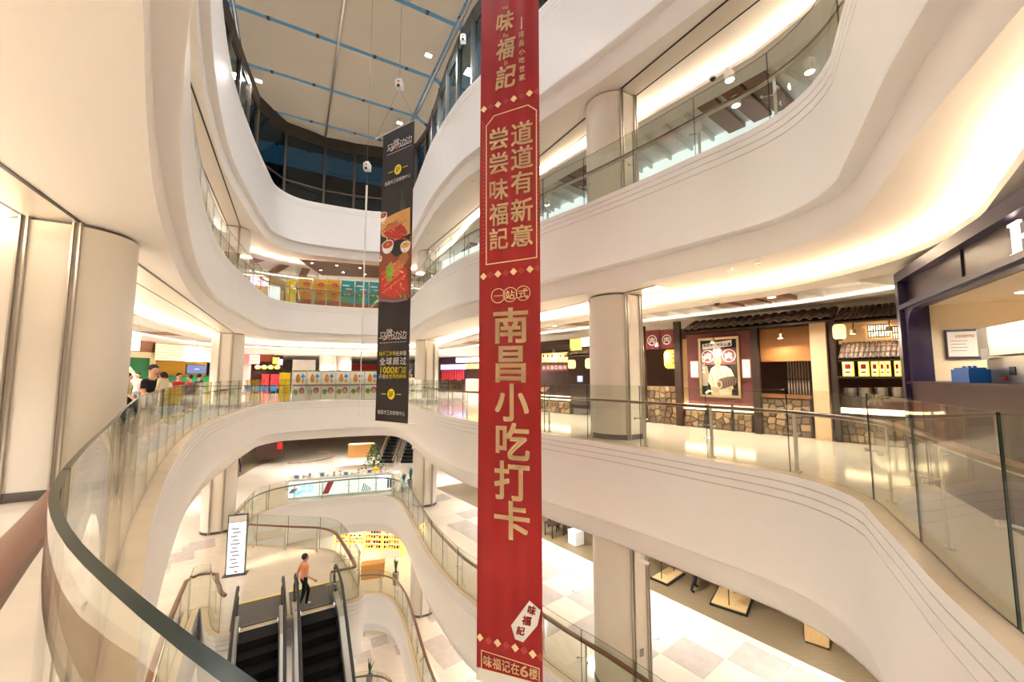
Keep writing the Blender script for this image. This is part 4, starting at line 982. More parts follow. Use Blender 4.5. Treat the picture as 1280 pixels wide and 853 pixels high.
for x in (-.5, 0, .5): MB().tube([(x * hw, 0, h * .9), (x * hw, 0, h * 1.02)], .02, 8).build('cap', 'blue_plastic', t)
MB().tube([(-hw, 0, h * .6), (-hw * 1.4, 0, h * .62), (-hw * 1.9, .02, h * .35), (-hw * 2.1, .03, 0.01)], .018, 8).build('hose', 'inox', t)
s0, z0, s1, z1, t = on_kiosk((1222, 404, 1300, 458), -.45, 'steel_oven', 'stainless steel oven hood standing on the kiosk counter', 'oven')
t.location.z = zc; hw, h = (s1 - s0) / 2, z1 - zc
panel(-hw, .35, hw, h, 0, .5).build('hood', 'inox', t); panel(-hw * .95, 0, hw * .95, .33, .06, .5).build('grill_body', 'steel', t); panel(-hw * .2, .0, hw * .6, .26, .02, .06).build('control_box', 'inox', t)
panel(hw * .0, .10, hw * .18, .2, .01, .02).build('vent', 'black', t); MB().ball((-hw * .1, .0, .06), .025).build('red_button', 'red_plastic', t); panel(-hw * .9, h * .42, -hw * .6, h * .62, -.003, 0).build('sticker', 'print_white', t)
for i, (x, y, z) in enumerate(((1.2, 1.1, zh0 - .35), (3.0, 1.1, zh0 - .35))):
    l = bpy.data.lights.new('kiosk_lamp', 'AREA'); l.shape = 'DISK'; l.size = .3; l.energy = 20; l.color = (1, .9, .74); o = bpy.data.objects.new('kiosk_lamp', l); COL.objects.link(o); o.parent = kp; o.location = (x, y, z)
# lamps inside the restaurants, under the eaves
for u in (700, 770, 830, 900, 985, 1075, 1120):
    p = FR.at(FR.sz(u, 480)[0], .35, 2.55); t = thing('eave_spotlight', 'brass spotlight under the tiled eaves of the restaurants', 'spotlight', p, FR.rz, group='spotlights under the restaurant eaves')
    MB().lathe([(0, .12), (.05, .12), (.07, 0), (.06, 0), (.04, .1)], n=14).build('shade', 'brass', t, smooth=True); MB().tube([(0, 0, .12), (0, .1, .28)], .01, 5).build('arm', 'black', t); MB().lathe([(0, .02), (.055, .02)], n=12).build('lens', 'lamp_lens', t)
    l = bpy.data.lights.new('eave_lamp', 'AREA'); l.shape = 'DISK'; l.size = .12; l.energy = 30 if u < 1050 else 5; l.color = (1, .82, .58); o = bpy.data.objects.new('eave_lamp', l); COL.objects.link(o); o.parent = t; o.location = (0, 0, -.02); o.rotation_euler = (-.5, 0, 0)
# ------------------------------------------------------------------ people
def person(loc, rz, h, label, top, bottom, hair='hair', pose=None, shoes='cloth_black', sleeve='short', group=None, chub=1.0):
    """one continuous skinned body facing local -y, clothed by face; hair and face are children"""
    J = {'pel': (0, 0, .95), 'sp': (0, 0, 1.14), 'ch': (0, 0, 1.33), 'nk': (0, .0, 1.47), 'hd1': (0, -.015, 1.555), 'hd2': (0, -.015, 1.64), 'hd3': (0, -.005, 1.70)}
    for s, x in (('l', -1), ('r', 1)):
        J.update({s + 'sh': (.165 * x, 0, 1.395), s + 'el': (.225 * x, .03, 1.12), s + 'wr': (.225 * x, -.09, .89), s + 'hn': (.22 * x, -.13, .81),
                  s + 'hp': (.088 * x, 0, .90), s + 'kn': (.10 * x, -.02, .50), s + 'an': (.10 * x, .03, .09), s + 'to': (.115 * x, -.13, .035)})
    J.update(pose or {})
    for s in 'lr':
        hn, wr = Vector(J[s + 'hn']), Vector(J[s + 'wr']); d = (hn - wr).normalized(); sd = Vector((0, 1, 0)) - d * d.y; sd.normalize()
        for k, (o, ln) in enumerate(((-.032, .075), (-.011, .09), (.011, .085), (.031, .065))): J[s + 'f%d' % k] = tuple(hn + sd * o + d * ln)
        J[s + 'th'] = tuple(hn - sd * .05 + d * .03)
    R = {'pel': .125, 'sp': .115, 'ch': .135, 'nk': .052, 'hd1': .072, 'hd2': .085, 'hd3': .06, 'sh': .068, 'el': .046, 'wr': .031, 'hn': .034, 'hp': .095, 'kn': .062, 'an': .042, 'to': .038, 'th': .011}
    E = [('pel', 'sp'), ('sp', 'ch'), ('ch', 'nk'), ('nk', 'hd1'), ('hd1', 'hd2'), ('hd2', 'hd3')]
    for s in 'lr': E += [('ch', s + 'sh'), (s + 'sh', s + 'el'), (s + 'el', s + 'wr'), (s + 'wr', s + 'hn'), ('pel', s + 'hp'), (s + 'hp', s + 'kn'), (s + 'kn', s + 'an'), (s + 'an', s + 'to'), (s + 'hn', s + 'th')] + [(s + 'hn', s + 'f%d' % k) for k in range(4)]
    names = list(J); k = h / 1.74
    me = bpy.data.meshes.new('body'); me.from_pydata([tuple(c * k for c in J[n]) for n in names], [(names.index(a), names.index(b)) for a, b in E], [])
    o = bpy.data.objects.new('body_tmp', me); COL.objects.link(o)
    o.modifiers.new('skin', 'SKIN'); sv = me.skin_vertices[0].data
    for i, n in enumerate(names):
        r = R.get(n, R.get(n[1:], .0095)) * k * chub; sv[i].radius = (r, r * (.72 if n in ('ch', 'sp', 'pel') else 1)); sv[i].use_root = n == 'pel'
    ss = o.modifiers.new('sub', 'SUBSURF'); ss.levels = 1; ss.render_levels = 1
    bpy.context.view_layer.update()
    bm_ = bpy.data.meshes.new_from_object(o.evaluated_get(bpy.context.evaluated_depsgraph_get())); bpy.data.objects.remove(o); bpy.data.meshes.remove(me)
    for m in ('skin', top, bottom, shoes): bm_.materials.append(MATS[m])
    seg = [(Vector(J[a]) * k, Vector(J[b]) * k, a, b) for a, b in E]
    for p in bm_.polygons:
        c = p.center; best = None
        for a, b, na, nb in seg:
            ab = b - a; t = max(0, min(1, (c - a).dot(ab) / ab.length_squared)); d = (c - a - ab * t).length
            if best is None or d < best[0]: best = (d, na, nb, t)
        _, na, nb, t = best; q = 0
        if nb in ('sp', 'ch') or nb.endswith('sh') or (nb == 'nk' and t < .75): q = 1
        elif nb.endswith('el') or (nb.endswith('wr') and sleeve == 'long'): q = 1 if (sleeve == 'long' or t < .75) else 0
        elif nb[1:] in ('hp', 'kn', 'an') and nb != 'pel': q = 2
        if nb.endswith('to') and len(nb) == 3: q = 3
        if nb in ('sp',) and t < .15: q = 2
        p.material_index = q; p.use_smooth = True
    t = thing('person', label, 'person', loc, rz, group)
    put('body', bm_, t); hd = Vector(J['hd2']) * k; k *= chub
    MB().ball((hd.x, hd.y + .022 * k, hd.z + .022 * k), (.094 * k, .098 * k, .098 * k), 14, 10).build('hair', hair, t, smooth=True)
    f = MB(); f.ball((hd.x, hd.y - .035 * k, hd.z - .035 * k), (.078 * k, .068 * k, .095 * k), 14, 10); f.ball((hd.x, hd.y - .105 * k, hd.z - .045 * k), (.014 * k, .018 * k, .022 * k), 8, 6)
    for x in (-1, 1): f.ball((hd.x + x * .086 * k, hd.y, hd.z - .03 * k), (.012 * k, .022 * k, .03 * k), 8, 6)
    fo = f.build('face', 'skin', t, smooth=True); e = MB()
    for x in (-1, 1): e.ball((hd.x + x * .03 * k, hd.y - .098 * k, hd.z - .018 * k), (.012 * k, .008 * k, .006 * k), 6, 5)
    e.build('eyes', 'hair', fo); MB().ball((hd.x, hd.y - .10 * k, hd.z - .085 * k), (.022 * k, .008 * k, .006 * k), 8, 5).build('mouth', 'cloth_red', fo)
    return t
HOLD = {'rsh': (.17, -.02, 1.39), 'rel': (.23, -.10, 1.14), 'rwr': (.10, -.30, 1.18), 'rhn': (.02, -.33, 1.20), 'lsh': (-.17, -.02, 1.39), 'lel': (-.23, -.12, 1.16), 'lwr': (-.10, -.32, 1.08), 'lhn': (-.02, -.34, 1.10)}
STEP = {'rkn': (.10, -.22, .52), 'ran': (.10, -.16, .10), 'rto': (.11, -.32, .05), 'lkn': (-.10, .06, .50), 'lan': (-.10, .26, .12), 'lto': (-.11, .12, .03), 'lwr': (-.23, -.20, .93), 'lhn': (-.22, -.26, .87), 'rel': (.23, .10, 1.13), 'rwr': (.23, .10, .88), 'rhn': (.22, .08, .80)}
mx_, my_ = -8.0, 8.95
person((mx_, my_, 0), 1.25, 1.82, 'man with short dark hair in a black T-shirt holding a baby by the railing', 'cloth_black', 'cloth_navy', pose=HOLD)
BABY = {'lkn': (-.13, -.16, .72), 'rkn': (.13, -.16, .72), 'lan': (-.12, -.10, .42), 'ran': (.12, -.10, .42), 'lto': (-.12, -.22, .38), 'rto': (.12, -.22, .38)}
fx, fy = math.sin(1.25), -math.cos(1.25)
person((mx_ + fx * .34, my_ + fy * .34, .93), 1.25 + math.pi, .70, 'baby in a cream outfit held by the man in black', 'cloth_cream', 'cloth_cream', pose=BABY, sleeve='long', chub=1.75)
CROWD = [(180, 16.5, 1.7, 'cloth_pink', 'cloth_grey', 'visitor in a pink top passing below the green sign'), (171, 12.2, 1.66, 'cloth_tan', 'cloth_black', 'visitor in a tan top behind the man in black'), (216, 13.2, 1.62, 'cloth_white', 'cloth_grey', 'visitor in a white top beside the man in black'), (233, 14.2, 1.66, 'cloth_red', 'cloth_navy', 'visitor in a red top under the wall screen'), (246, 16.2, 1.6, 'cloth_red', 'cloth_black', 'shorter visitor in a red top under the wall screen'), (257, 17.0, 1.64, 'cloth_navy', 'cloth_black', 'visitor in a navy top near the far column')]
for i, (u, dy, hh, a, b, lb) in enumerate(CROWD):
    x = (u - 640) / 500 * dy * .9964 / 1.0; person((x - .25, dy, 0), (.4, 2.2, 3.6, 1.2, 5.0, 2.8)[i], hh, lb, a, b, pose=STEP if i % 2 else None)
wk = at_z(375, 772, -6); person((wk.x - .1, wk.y + .35, -5.97), 2.5, 1.74, 'person in a peach top and black trousers walking off the escalator', 'cloth_peach', 'cloth_black', pose=STEP, shoes='cloth_white')
person((-6.95, 27.7, 0), .2, 1.7, 'person in a white shirt near the dark far escalator', 'cloth_white', 'cloth_black')
q = at_z(297, 591, -6); person((q.x, q.y, -6), 1.0, 1.7, 'person in dark clothes far across the escalator storey', 'cloth_black', 'cloth_navy', pose=STEP)
q = at_z(868, 739, -6); person((q.x, q.y, -6), 2.0, 1.72, 'shopper in black trousers standing by the clothes platform', 'cloth_grey', 'cloth_black', pose=STEP)
q = at_z(690, 662, -6); person((q.x + .1, q.y + .2, -6), 4.0, 1.66, 'shopper dressed in black beside the dark tables', 'cloth_black', 'cloth_black', pose=STEP)
# ------------------------------------------------------------------ left shops on the walkway storey
LS = Plane((-19.2, 19.6), (-18.9, 25.6), 0.0)
slab_item(LS, 'shop_wall', 'pinkish brown shop wall round the green sign', 'wall panel', 'pink_brown', (120, 424, 191, 560), .05, .2)
s0, z0, s1, z1 = area(LS, 148, 447, 184, 497); t = stand(LS, 'green_sign', 'dark green shop sign with white mountain logo in a cream frame', 'sign', (s0 + s1) / 2, 0, .05); hw = (s1 - s0) / 2
panel(-hw, .2, hw, z1, -.02, .0).build('board', 'green_sign', t)
for a in ((-hw - .3, .1, -hw, z1 + .3), (hw, .1, hw + .3, z1 + .3), (-hw - .3, z1, hw + .3, z1 + .3)): panel(*a, -.06, .02).build('frame_bar', 'kiosk_cream', t)
cx0 = (s0 + s1) / 2
def lsx(u, v): a = LS.sz(u, v, .05); return a[0] - cx0, a[1]
mb = MB(); mb.prism([lsx(149, 463), lsx(155, 453), lsx(158, 459), lsx(160, 457), lsx(165, 463)], -.05, -.03, axis='y')
a, b = lsx(147, 473), lsx(169, 473); write(mb, row('悦湘', a[0], b[0], a[1], .52), .04, -.04); mb.build('white_lettering', 'lit_white', t)
mb = MB(); stroke(mb, [lsx(149, 465), lsx(166, 465)], .09, -.04); stroke(mb, [lsx(153, 481.5), lsx(161, 481.5)], .1, -.04); mb.build('yellow_marks', 'lit_yellow', t)
HS = Plane((-13.6, 13.2), (-13.0, 14.0), 0.0)
s0, z0, s1, z1 = area(HS, 161, 417.5, 175, 438.5); t = stand(HS, 'hanging_sign', 'white lit box sign hanging over the walkway before the green sign', 'sign', (s0 + s1) / 2, z0); hw, h = (s1 - s0) / 2, z1 - z0
panel(-hw, 0, hw, h, -.06, .06).build('box', 'lit_white', t)
for x in (-.6, .6): MB().tube([(x * hw, 0, h), (x * hw, 0, 3.78 - z0)], .012, 5).build('hanger', 'steel', t)
panel(-hw * .3, h * .35, -hw * .1, h * .5, -.065, -.06).build('print_mark', 'print_grey', t); panel(hw * .1, h * .35, hw * .3, h * .5, -.065, -.06).build('print_mark', 'print_grey', t)
s0, z0, s1, z1 = area(LS, 191, 432.5, 268, 452); t = stand(LS, 'menu_wall', 'long bright menu lightbox over the stall behind the crowd', 'lightbox', s0, z0, .1)
L = s1 - s0; h = z1 - z0; panel(0, 0, L, h, 0, .1).build('case', 'steel_dark', t)
for k in range(6): panel(.03, h * (k + .12) / 6, L - .03, h * (k + .88) / 6, -.03, 0).build('lit_row', 'lit_menu', t)
panel(L * .42, 0, L * .75, h, -.05, -.03).build('lit_core', 'lit_sign', t)
slab_item(LS, 'stall_back_wall', 'ochre and green back wall of the stall under the menu lightbox', 'wall panel', 'ochre_print', (190, 452, 275, 470), .9, 1.0); slab_item(LS, 'stall_counter', 'dark green stall counter behind the crowd', 'counter', 'green_sign', (190, 470, 275, 492), .5, .7)
s0, z0, s1, z1 = area(LS, 233, 456, 258, 467.5, 1.2); t = stand(LS, 'wall_screen', 'dark blue flat screen hanging over the stall counter', 'screen', (s0 + s1) / 2, z0, 1.2); hw, h = (s1 - s0) / 2, z1 - z0
panel(-hw, 0, hw, h, 0, .06).build('bezel', 'black', t); panel(-hw * .95, h * .06, hw * .95, h * .94, -.008, 0).build('display', 'screen_blue', t); mb = MB(); write(mb, row('WELCOME', -hw * .3, hw * .3, h * .5, h * .12), 0, -.012); 
panel(-hw * .25, h * .46, hw * .25, h * .54, -.012, -.01).build('bright_line', 'lit_cool', t); MB().tube([(0, .04, h), (0, .04, 3.37 - z0)], .02, 6).build('hanger', 'steel', t)
# neon snack shop beyond the far column
NS = Plane((-24.5, 33.0), (-15.5, 37.5), 0.0)
slab_item(NS, 'shop_wall', 'pale pink wall between the far column and the neon sign', 'wall panel', 'cloth_pink', (285, 441, 313, 500), 0, .2); slab_item(NS, 'snack_shop_back', 'dark back wall of the neon snack shop', 'wall panel', 'interior_dark', (313, 444, 352, 500), .8, .9)
o = slab_item(NS, 'neon_sign', 'small pink and yellow neon sign at the snack shop', 'sign', 'lit_pink', (312, 444, 324.5, 455), 0, .08, .2); panel(-.35, .15, .35, .35, -.05, -.01).build('yellow_script', 'lit_yellow', o); panel(-.28, .45, .25, .62, -.05, -.01).build('yellow_script', 'lit_yellow', o)
slab_item(NS, 'lattice_canopy', 'red brown lattice canopy of the neon snack shop', 'canopy', 'print_brown', (323, 443, 342, 452), 0, .3, .1); slab_item(NS, 'shop_sign', 'bright white and violet sign at the end of the snack shop', 'sign', 'lit_violet', (346, 449, 352.5, 456), .75, .82, .1)
slab_item(NS, 'shop_sign', 'yellow and white lettered sign above the snack counter', 'sign', 'lit_yellow', (341, 447, 349, 455), 0, .1, .12)
for i, u in enumerate((323, 331, 339, 347)):
    p = NS.at(NS.sz(u, 459)[0], .4, NS.sz(u, 462)[1]); t = thing('gold_lantern', 'round gold lantern hanging in the snack shop', 'lantern', p, group='gold lanterns of the snack shop'); MB().ball((0, 0, .18), (.22, .22, .18)).build('shade', 'lit_yellow', t, smooth=True); MB().tube([(0, 0, .36), (0, 0, 3.37 - p.z)], .01, 5).build('cord', 'black', t)
slab_item(NS, 'red_screen', 'red upright screen stand in the snack shop', 'screen', 'red_plastic', (327, 468, 336, 492.6), 0, .1, .3); slab_item(NS, 'snack_counter', 'red lit snack counter with goods', 'counter', 'cloth_red', (338, 468, 352, 486), 0, .5, .2)
slab_item(NS, 'poster_board', 'dark poster with white diamond print in the snack shop', 'poster', 'cloth_black', (332, 458, 348, 467), 0, .05, -.6)
slab_item(NS, 'red_wall', 'red shop wall far behind the white hoarding boards', 'wall panel', 'cloth_red', (435, 456, 475, 470), 0, .1, -6); slab_item(NS, 'white_kiosk', 'pale kiosk box behind the snack shop', 'kiosk', 'cloth_white', (365, 450, 394, 491.3), 0, 1, -1.5)
def chair(pos, rz, label):
    t = thing('blue_chair', label, 'chair', pos, rz, 'blue chairs in the snack area')
    MB().box((0, 0, .44), (.42, .42, .03)).build('seat', 'blue_print', t); MB().box((0, .2, .68), (.42, .03, .4)).build('backrest', 'blue_print', t)
    lg = MB().box((0, 0, .215), (.03, .03, .43)).mesh('leg', 'steel')
    for x in (-.18, .18):
        for y in (-.18, .18): put('leg', lg, t, (x, y, 0))
for i, u in enumerate((308, 319, 330, 341)):
    q = at_z(u, 497.5 - i * .3, 0); chair((q.x, q.y, 0), .5, 'light blue chair behind the railing near the snack shop')
# far end columns and dark escalator
for i, (u, d_) in enumerate(((410, 36), (430, 38))): 
    c = thing('column', 'slim far cream column behind the white hoarding boards, %s' % ('nearer the snack shop' if i == 0 else 'nearer the black banner'), None, ((u - 640) / 500 * d_, d_, 0), TA, kind='structure'); put('shaft', CM[3.7][0], c); put('shadow_gap', CM[3.7][1], c); put('skirting', CM[3.7][2], c)
# ------------------------------------------------------------------ hoarding boards at the far end
def hoard(pl, px, label, base, prints, grp, grass=False, zb=0):
    s0, z0, s1, z1 = area(pl, *px); z0 = .0; t = stand(pl, 'hoarding_board', label, 'hoarding', (s0 + s1) / 2, z0, 0, grp); hw = (s1 - s0) / 2 * .98; h = z1
    panel(-hw, .02, hw, h, 0, .06).build('board', base, t)
    for x in (-hw, hw): panel(x - .015, 0, x + .015, h, -.02, .07).build('frame_bar', 'steel', t)
    for (kind, x, z, rx, rz_, m) in prints:
        q = MB()
        if kind == 'o': disc(q, x * hw, z * h, rx * hw, rz_ * h, -.012, -.002, 18)
        else: panel((x - rx) * hw, (z - rz_) * h, (x + rx) * hw, (z + rz_) * h, -.010, -.002, 0, q)
        q.build('print_shape', m, t)
    if grass: panel(-hw, h, hw, h + .06, -.03, .1).build('grass_strip', 'grass_green', t)
    return t
HP = Plane((-13.65, 24.85), (-9.05, 26.85), 0.0); HP6 = Plane((-13.65, 24.85), (-9.05, 26.85), 6.0)
BEAR = [('o', -.25, .74, .34, .13, 'orange_print'), ('o', -.25, .86, .2, .05, 'orange_print'), ('b', .45, .83, .3, .035, 'blue_print'), ('b', .45, .83, .1, .09, 'blue_print'), ('o', .45, .66, .22, .06, 'ochre_print'), ('b', 0, .51, 1, .008, 'cloth_grey'), ('o', -.5, .30, .35, .09, 'green_print'), ('o', .35, .34, .42, .11, 'pink_print'), ('o', .35, .30, .26, .08, 'cloth_cream'), ('o', -.45, .24, .2, .05, 'ochre_print')]
ORD = ('first', 'second', 'third', 'fourth', 'fifth', 'sixth', 'seventh')
for i in range(6):
    hoard(HP, (365.5 + i * 18.0, 464.5, 383 + i * 18.0, 502), 'white hoarding board with colourful cartoon prints behind the railing, %s from the yellow box' % ORD[i], 'white', BEAR, 'white hoarding boards', True)
hoard(HP, (349, 466, 362.5, 502), 'bright yellow box board beside the white hoarding boards', 'yellow_board', [('b', 0, .74, .98, .01, 'ochre_print'), ('b', 0, .3, .6, .03, 'ochre_print')], None)
YB = [('b', 0, .12, .96, .11, 'brick_print'), ('o', 0, .42, .62, .2, 'orange_print'), ('o', -.4, .62, .2, .06, 'orange_print'), ('o', .4, .62, .2, .06, 'orange_print'), ('o', .2, .8, .5, .08, 'pink_print'), ('o', .2, .78, .34, .05, 'ochre_print'), ('o', -.15, .48, .1, .03, 'cloth_black'), ('o', .15, .48, .1, .03, 'cloth_black'), ('o', -.5, .22, .4, .05, 'green_print')]
TB = [('b', 0, .10, .96, .08, 'brick_print'), ('b', -.3, .82, .5, .025, 'cloth_white'), ('b', .2, .70, .5, .02, 'cloth_white'), ('o', -.1, .36, .5, .15, 'green_print'), ('o', -.35, .5, .18, .05, 'cloth_white'), ('o', .2, .5, .18, .05, 'cloth_white'), ('b', .5, .35, .3, .1, 'blue_print'), ('o', .5, .62, .2, .05, 'pink_print')]
for i, u in enumerate((372.5, 390.8, 408.3, 426, 443.8, 461.3)):
    hoard(HP6, (u, 348.5 + i * .9, u + 17, 383), '%s hoarding board with cartoon prints on the upper storey, %s from the yellow panel' % (('ochre', 'teal')[i > 2], ORD[i]), 'ochre_print' if i < 3 else 'teal_print', YB if i < 3 else TB, 'upper storey hoarding boards')
hoard(HP6, (357, 350, 370, 382), 'plain yellow panel beside the upper storey hoarding boards', 'yellow_board', [('b', 0, .75, .9, .01, 'ochre_print')], None)
# wooden ceiling field over the upper storey hoarding
wc = [at_z(u, v, 8.84) for u, v in ((374, 324.5), (476, 333), (476, 347), (402, 343.5))]
o = MB().prism([(c.x, c.y) for c in wc], 8.80, 8.86).build('ceiling_wood_panel', 'wood_slat'); tag(o, 'brown wooden ceiling panel with downlights above the ochre and teal hoarding', kind='structure')
for i, (u, v) in enumerate(((390, 329), (401, 338), (421, 332), (429, 340.5), (450, 335), (456, 343))):
    q = at_z(u, v, 8.80); downlight(q.x, q.y, 8.795, 0, 'round downlight in the brown wooden ceiling panel', 'downlights in the wooden ceiling panel')
# lit signs on the upper storey left
U6 = Plane((-18.5, 24.5), (-16.2, 28.5), 6.0)
slab_item(U6, 'upper_shop_wall', 'cream shop wall behind the small bright signs on the upper storey', 'wall panel', 'beige_wall', (305, 344, 356, 395), .12, .25)
for i in range(4): slab_item(U6, 'lit_sign', 'small bright sign on the upper storey beside the yellow panel, %s from the column' % ORD[i], 'sign', ('lit_violet', 'lit_white', 'lit_pink', 'lit_white')[i], (314 + i * 5.6, 346 + i * .6, 318.5 + i * 5.6, 356 + i * .6), 0, .1)
slab_item(U6, 'glass_case', 'pale glass shop case on the upper storey between the small signs and the yellow panel', 'display case', 'lit_cool', (338, 358, 350, 380), 0, .3, .45)
# upper gallery shopfront
FU = Plane((4.3, 14.6), (9.2, 8.6), 6.0)
o = panel(-14, 0, 9, 2.0, 0, .15).build('wall_upper_shop', 'white', loc=FU.at(0, 0, 0), rz=FU.rz); tag(o, 'white upper gallery shopfront wall', kind='structure')
panel(-14, 2.0, 9, 3.08, -.04, .15).build('lit_band', 'lit_cool', o)
o = panel(-6.5, 1.9, -.5, 2.45, -.09, -.05).build('teal_fascia', 'teal_print', loc=FU.at(0, 0, 0), rz=FU.rz); tag(o, 'teal shop sign band on the upper gallery', 'sign')
for i, (u, v) in enumerate(((779, 166), (758, 176), (912, 99), (920, 131), (1012, 89), (684, 256))):
    q = at_z(u, v, 8.75); t = thing('pendant_downlight', 'white can downlight hanging in the upper gallery slatted ceiling', 'downlight', (q.x, q.y, 8.72), group='can downlights of the upper gallery')
    MB().lathe([(.0, .3), (.12, .3), (.12, 0), (.10, 0), (.10, .04), (0, .04)], n=16).build('can', 'white', t, smooth=True); MB().tube([(0, 0, .3), (0, 0, .56)], .012, 5).build('stem', 'white', t); MB().lathe([(0, .035), (.1, .035)], n=16).build('lens', 'lamp_lens', t)
# far right pink and violet shop
VS = Plane((-8.2, 40.0), (-1.5, 36.0), 0.0)
slab_item(VS, 'gift_shop_wall', 'dark red back wall of the violet lit gift shop', 'wall panel', 'interior_dark', (545, 446, 604, 500), .6, .7)
slab_item(VS, 'violet_sign', 'violet glowing sign strip of the far gift shop', 'light strip', 'lit_violet', (551, 456, 582, 462), 0, .1); slab_item(VS, 'yellow_sign', 'yellow sign panel beside the violet strip', 'sign', 'lit_yellow', (582, 455, 600, 461), 0, .1); slab_item(VS, 'white_light_band', 'white light band above the far gift shop', 'light strip', 'lit_white', (570, 447, 603, 453), 0, .1, .3)
for i in range(9): slab_item(VS, 'red_ornament', 'hanging red ornament in the far gift shop', 'ornament', 'cloth_red', (552 + i * 3.2, 463, 554.2 + i * 3.2, 476 - (i % 3)), 0, .06, .05, 'red ornaments of the gift shop')
slab_item(VS, 'display_table', 'pale display table in front of the far gift shop', 'table', 'cloth_pink', (582, 474, 602, 492), 0, .8, 1)
# ------------------------------------------------------------------ escalator storey
def escalator(pos, rz, label, n=26, up=False, wid=1.0):
    """top landing at local origin; runs along +y and down"""
    t = thing('escalator', label, 'escalator', pos, rz)
    step = MB().box((0, .2, -.14), (wid, .405, .28)).mesh('step', ['step_black', 'step_black'])
    st = []
    for k in range(n):
        y = .4 * k; z = -.02 if k < 2 else -.02 - .231 * (k - 1); put('step', step, t, (0, y, z)); st.append((y, z))
    Lr = .4 * n; zr = st[-1][1]
    MB().box((0, -.75, .012), (wid + .5, 1.5, .024)).build('landing_plate', 'plate_grey', t)
    MB().box((0, -1.52, .02), (wid + .5, .07, .018)).build('yellow_edge', 'yellow_board', t)
    MB().box((0, -.02, .03), (wid, .06, .02)).build('comb', 'steel_dark', t)
    for x in (-1, 1):
        X_ = x * (wid / 2 + .12)
        def hp(o): return [(-.45, .18 + 0 * o), (-.72, .30), (-.86, .52), (-.84, .76), (-.68, .93), (-.45, .98), (.4, .98), (.9, .90), (1.4, .64)] + [(Lr, zr + .95)]
        path = hp(0); MB().tube([(X_, y, z) for y, z in path], .042, 8).build('handrail', 'rubber', t, smooth=True)
        pl = [(y, z) for y, z in path[1:]]; low = [(Lr, zr + .1), (1.0, .02), (.6, .12), (-.4, .12)]
        poly = [(-.4, .16)] + [(y * .985, z - .05) for y, z in pl] + low[:-1]
        vs = poly; m = MB(); k = len(vs); tri = tessellate_polygon([[Vector((a, b, 0)) for a, b in vs]])
        m.add([(X_ - .006, a, b) for a, b in vs] + [(X_ + .006, a, b) for a, b in vs], [tuple(q) for q in tri] + [tuple(i + k for i in reversed(q)) for q in tri] + [(i, (i + 1) % k, k + (i + 1) % k, k + i) for i in range(k)])
        m.build('glass_side', 'glass_clear', t)
        for xo, ww, mm, nm in ((0, .16, 'inox', 'deck_cover'), (-x * .10, .03, 'steel_dark', 'skirt_panel')):
            q = [(-.5, -.1), (-.5, .14), (.5, .14), (1.0, .04), (Lr, zr + .12), (Lr, zr - .35), (.9, -.35), (.5, -.3)]
            m = MB(); k = len(q); tri = tessellate_polygon([[Vector((a, b, 0)) for a, b in q]])
            m.add([(X_ + xo - ww / 2, a, b) for a, b in q] + [(X_ + xo + ww / 2, a, b) for a, b in q], [tuple(c) for c in tri] + [tuple(i + k for i in reversed(c)) for c in tri] + [(i, (i + 1) % k, k + (i + 1) % k, k + i) for i in range(k)])
            m.build(nm, mm, t)
        MB().box((X_ - x * .13, .25, .10), (.03, .12, .05)).build('comb_lamp', 'lit_cool', t)
    m = MB(); q = [(-.3, -.25), (Lr, zr - .2), (Lr, zr - .9), (.2, -.9), (-.3, -.8)]; k = 5; tri = tessellate_polygon([[Vector((a, b, 0)) for a, b in q]]); hw = wid / 2 + .2
    m.add([(-hw, a, b) for a, b in q] + [(hw, a, b) for a, b in q], [tuple(c) for c in tri] + [tuple(i + k for i in reversed(c)) for c in tri] + [(i, (i + 1) % k, k + (i + 1) % k, k + i) for i in range(k)]); m.build('truss', 'plaster', t)
    return t
CE = Vector((.857, .515, 0)); DE = Vector((.515, -.857, 0)); rzE = math.atan2(DE.y, DE.x) - math.pi / 2
OE = Vector((-7.0, 13.25, -6.0))
escalator(OE + CE * .80 - DE * .15, rzE, 'escalator descending from the landing, beside the glass corner railing'); escalator(OE - CE * .80 - DE * .15, rzE, 'escalator descending from the landing, beside the low glass panel')
# far pair of dark escalators seen head on
for i, (x, y) in enumerate(((-10.9, 35.4), (-9.1, 35.4))):
    t = thing('far_escalator', 'dark far escalator rising behind the phone counter, %s' % ('nearer the round tree' if i == 0 else 'nearer the round column'), 'escalator', (x, y, -6)); 
    st = MB().box((0, .2, 0), (1.1, .4, .22)).mesh('step', 'step_black')
    for k in range(22): put('step', st, t, (0, .4 * k, .1 + .231 * k))
    for s_ in (-1, 1): MB().tube([(s_ * .66, -.5, .5), (s_ * .66, -.6, .85), (s_ * .66, 0, 1.0), (s_ * .66, 8.8, 6.1)], .05, 8).build('handrail', 'rubber', t); MB().prism([(-.6, 0), (0, .95), (8.8, 6.0), (8.8, 5.0), (.2, 0)], 0, .02).build('side', 'brass', t) if False else MB().tube([(s_ * .66, -.3, .3), (s_ * .66, 8.8, 5.4)], .09, 6).build('side_cover', 'brass', t)
# and the same pair one storey up
t = thing('far_escalator', 'dark far escalator beside the round column behind the black banner', 'escalator', (-8.9, 34.5, 0)); st = MB().box((0, .2, 0), (1.1, .4, .22)).mesh('step', 'step_black')
for k in range(14): put('step', st, t, (0, .4 * k, .1 + .231 * k))
for s_ in (-1, 1): MB().tube([(s_ * .66, -.5, .5), (s_ * .66, -.6, .85), (s_ * .66, 0, 1.0), (s_ * .66, 5.5, 3.3)], .05, 8).build('handrail', 'rubber', t); MB().tube([(s_ * .66, -.3, .3), (s_ * .66, 5.5, 3.0)], .09, 6).build('side_cover', 'steel_dark', t)
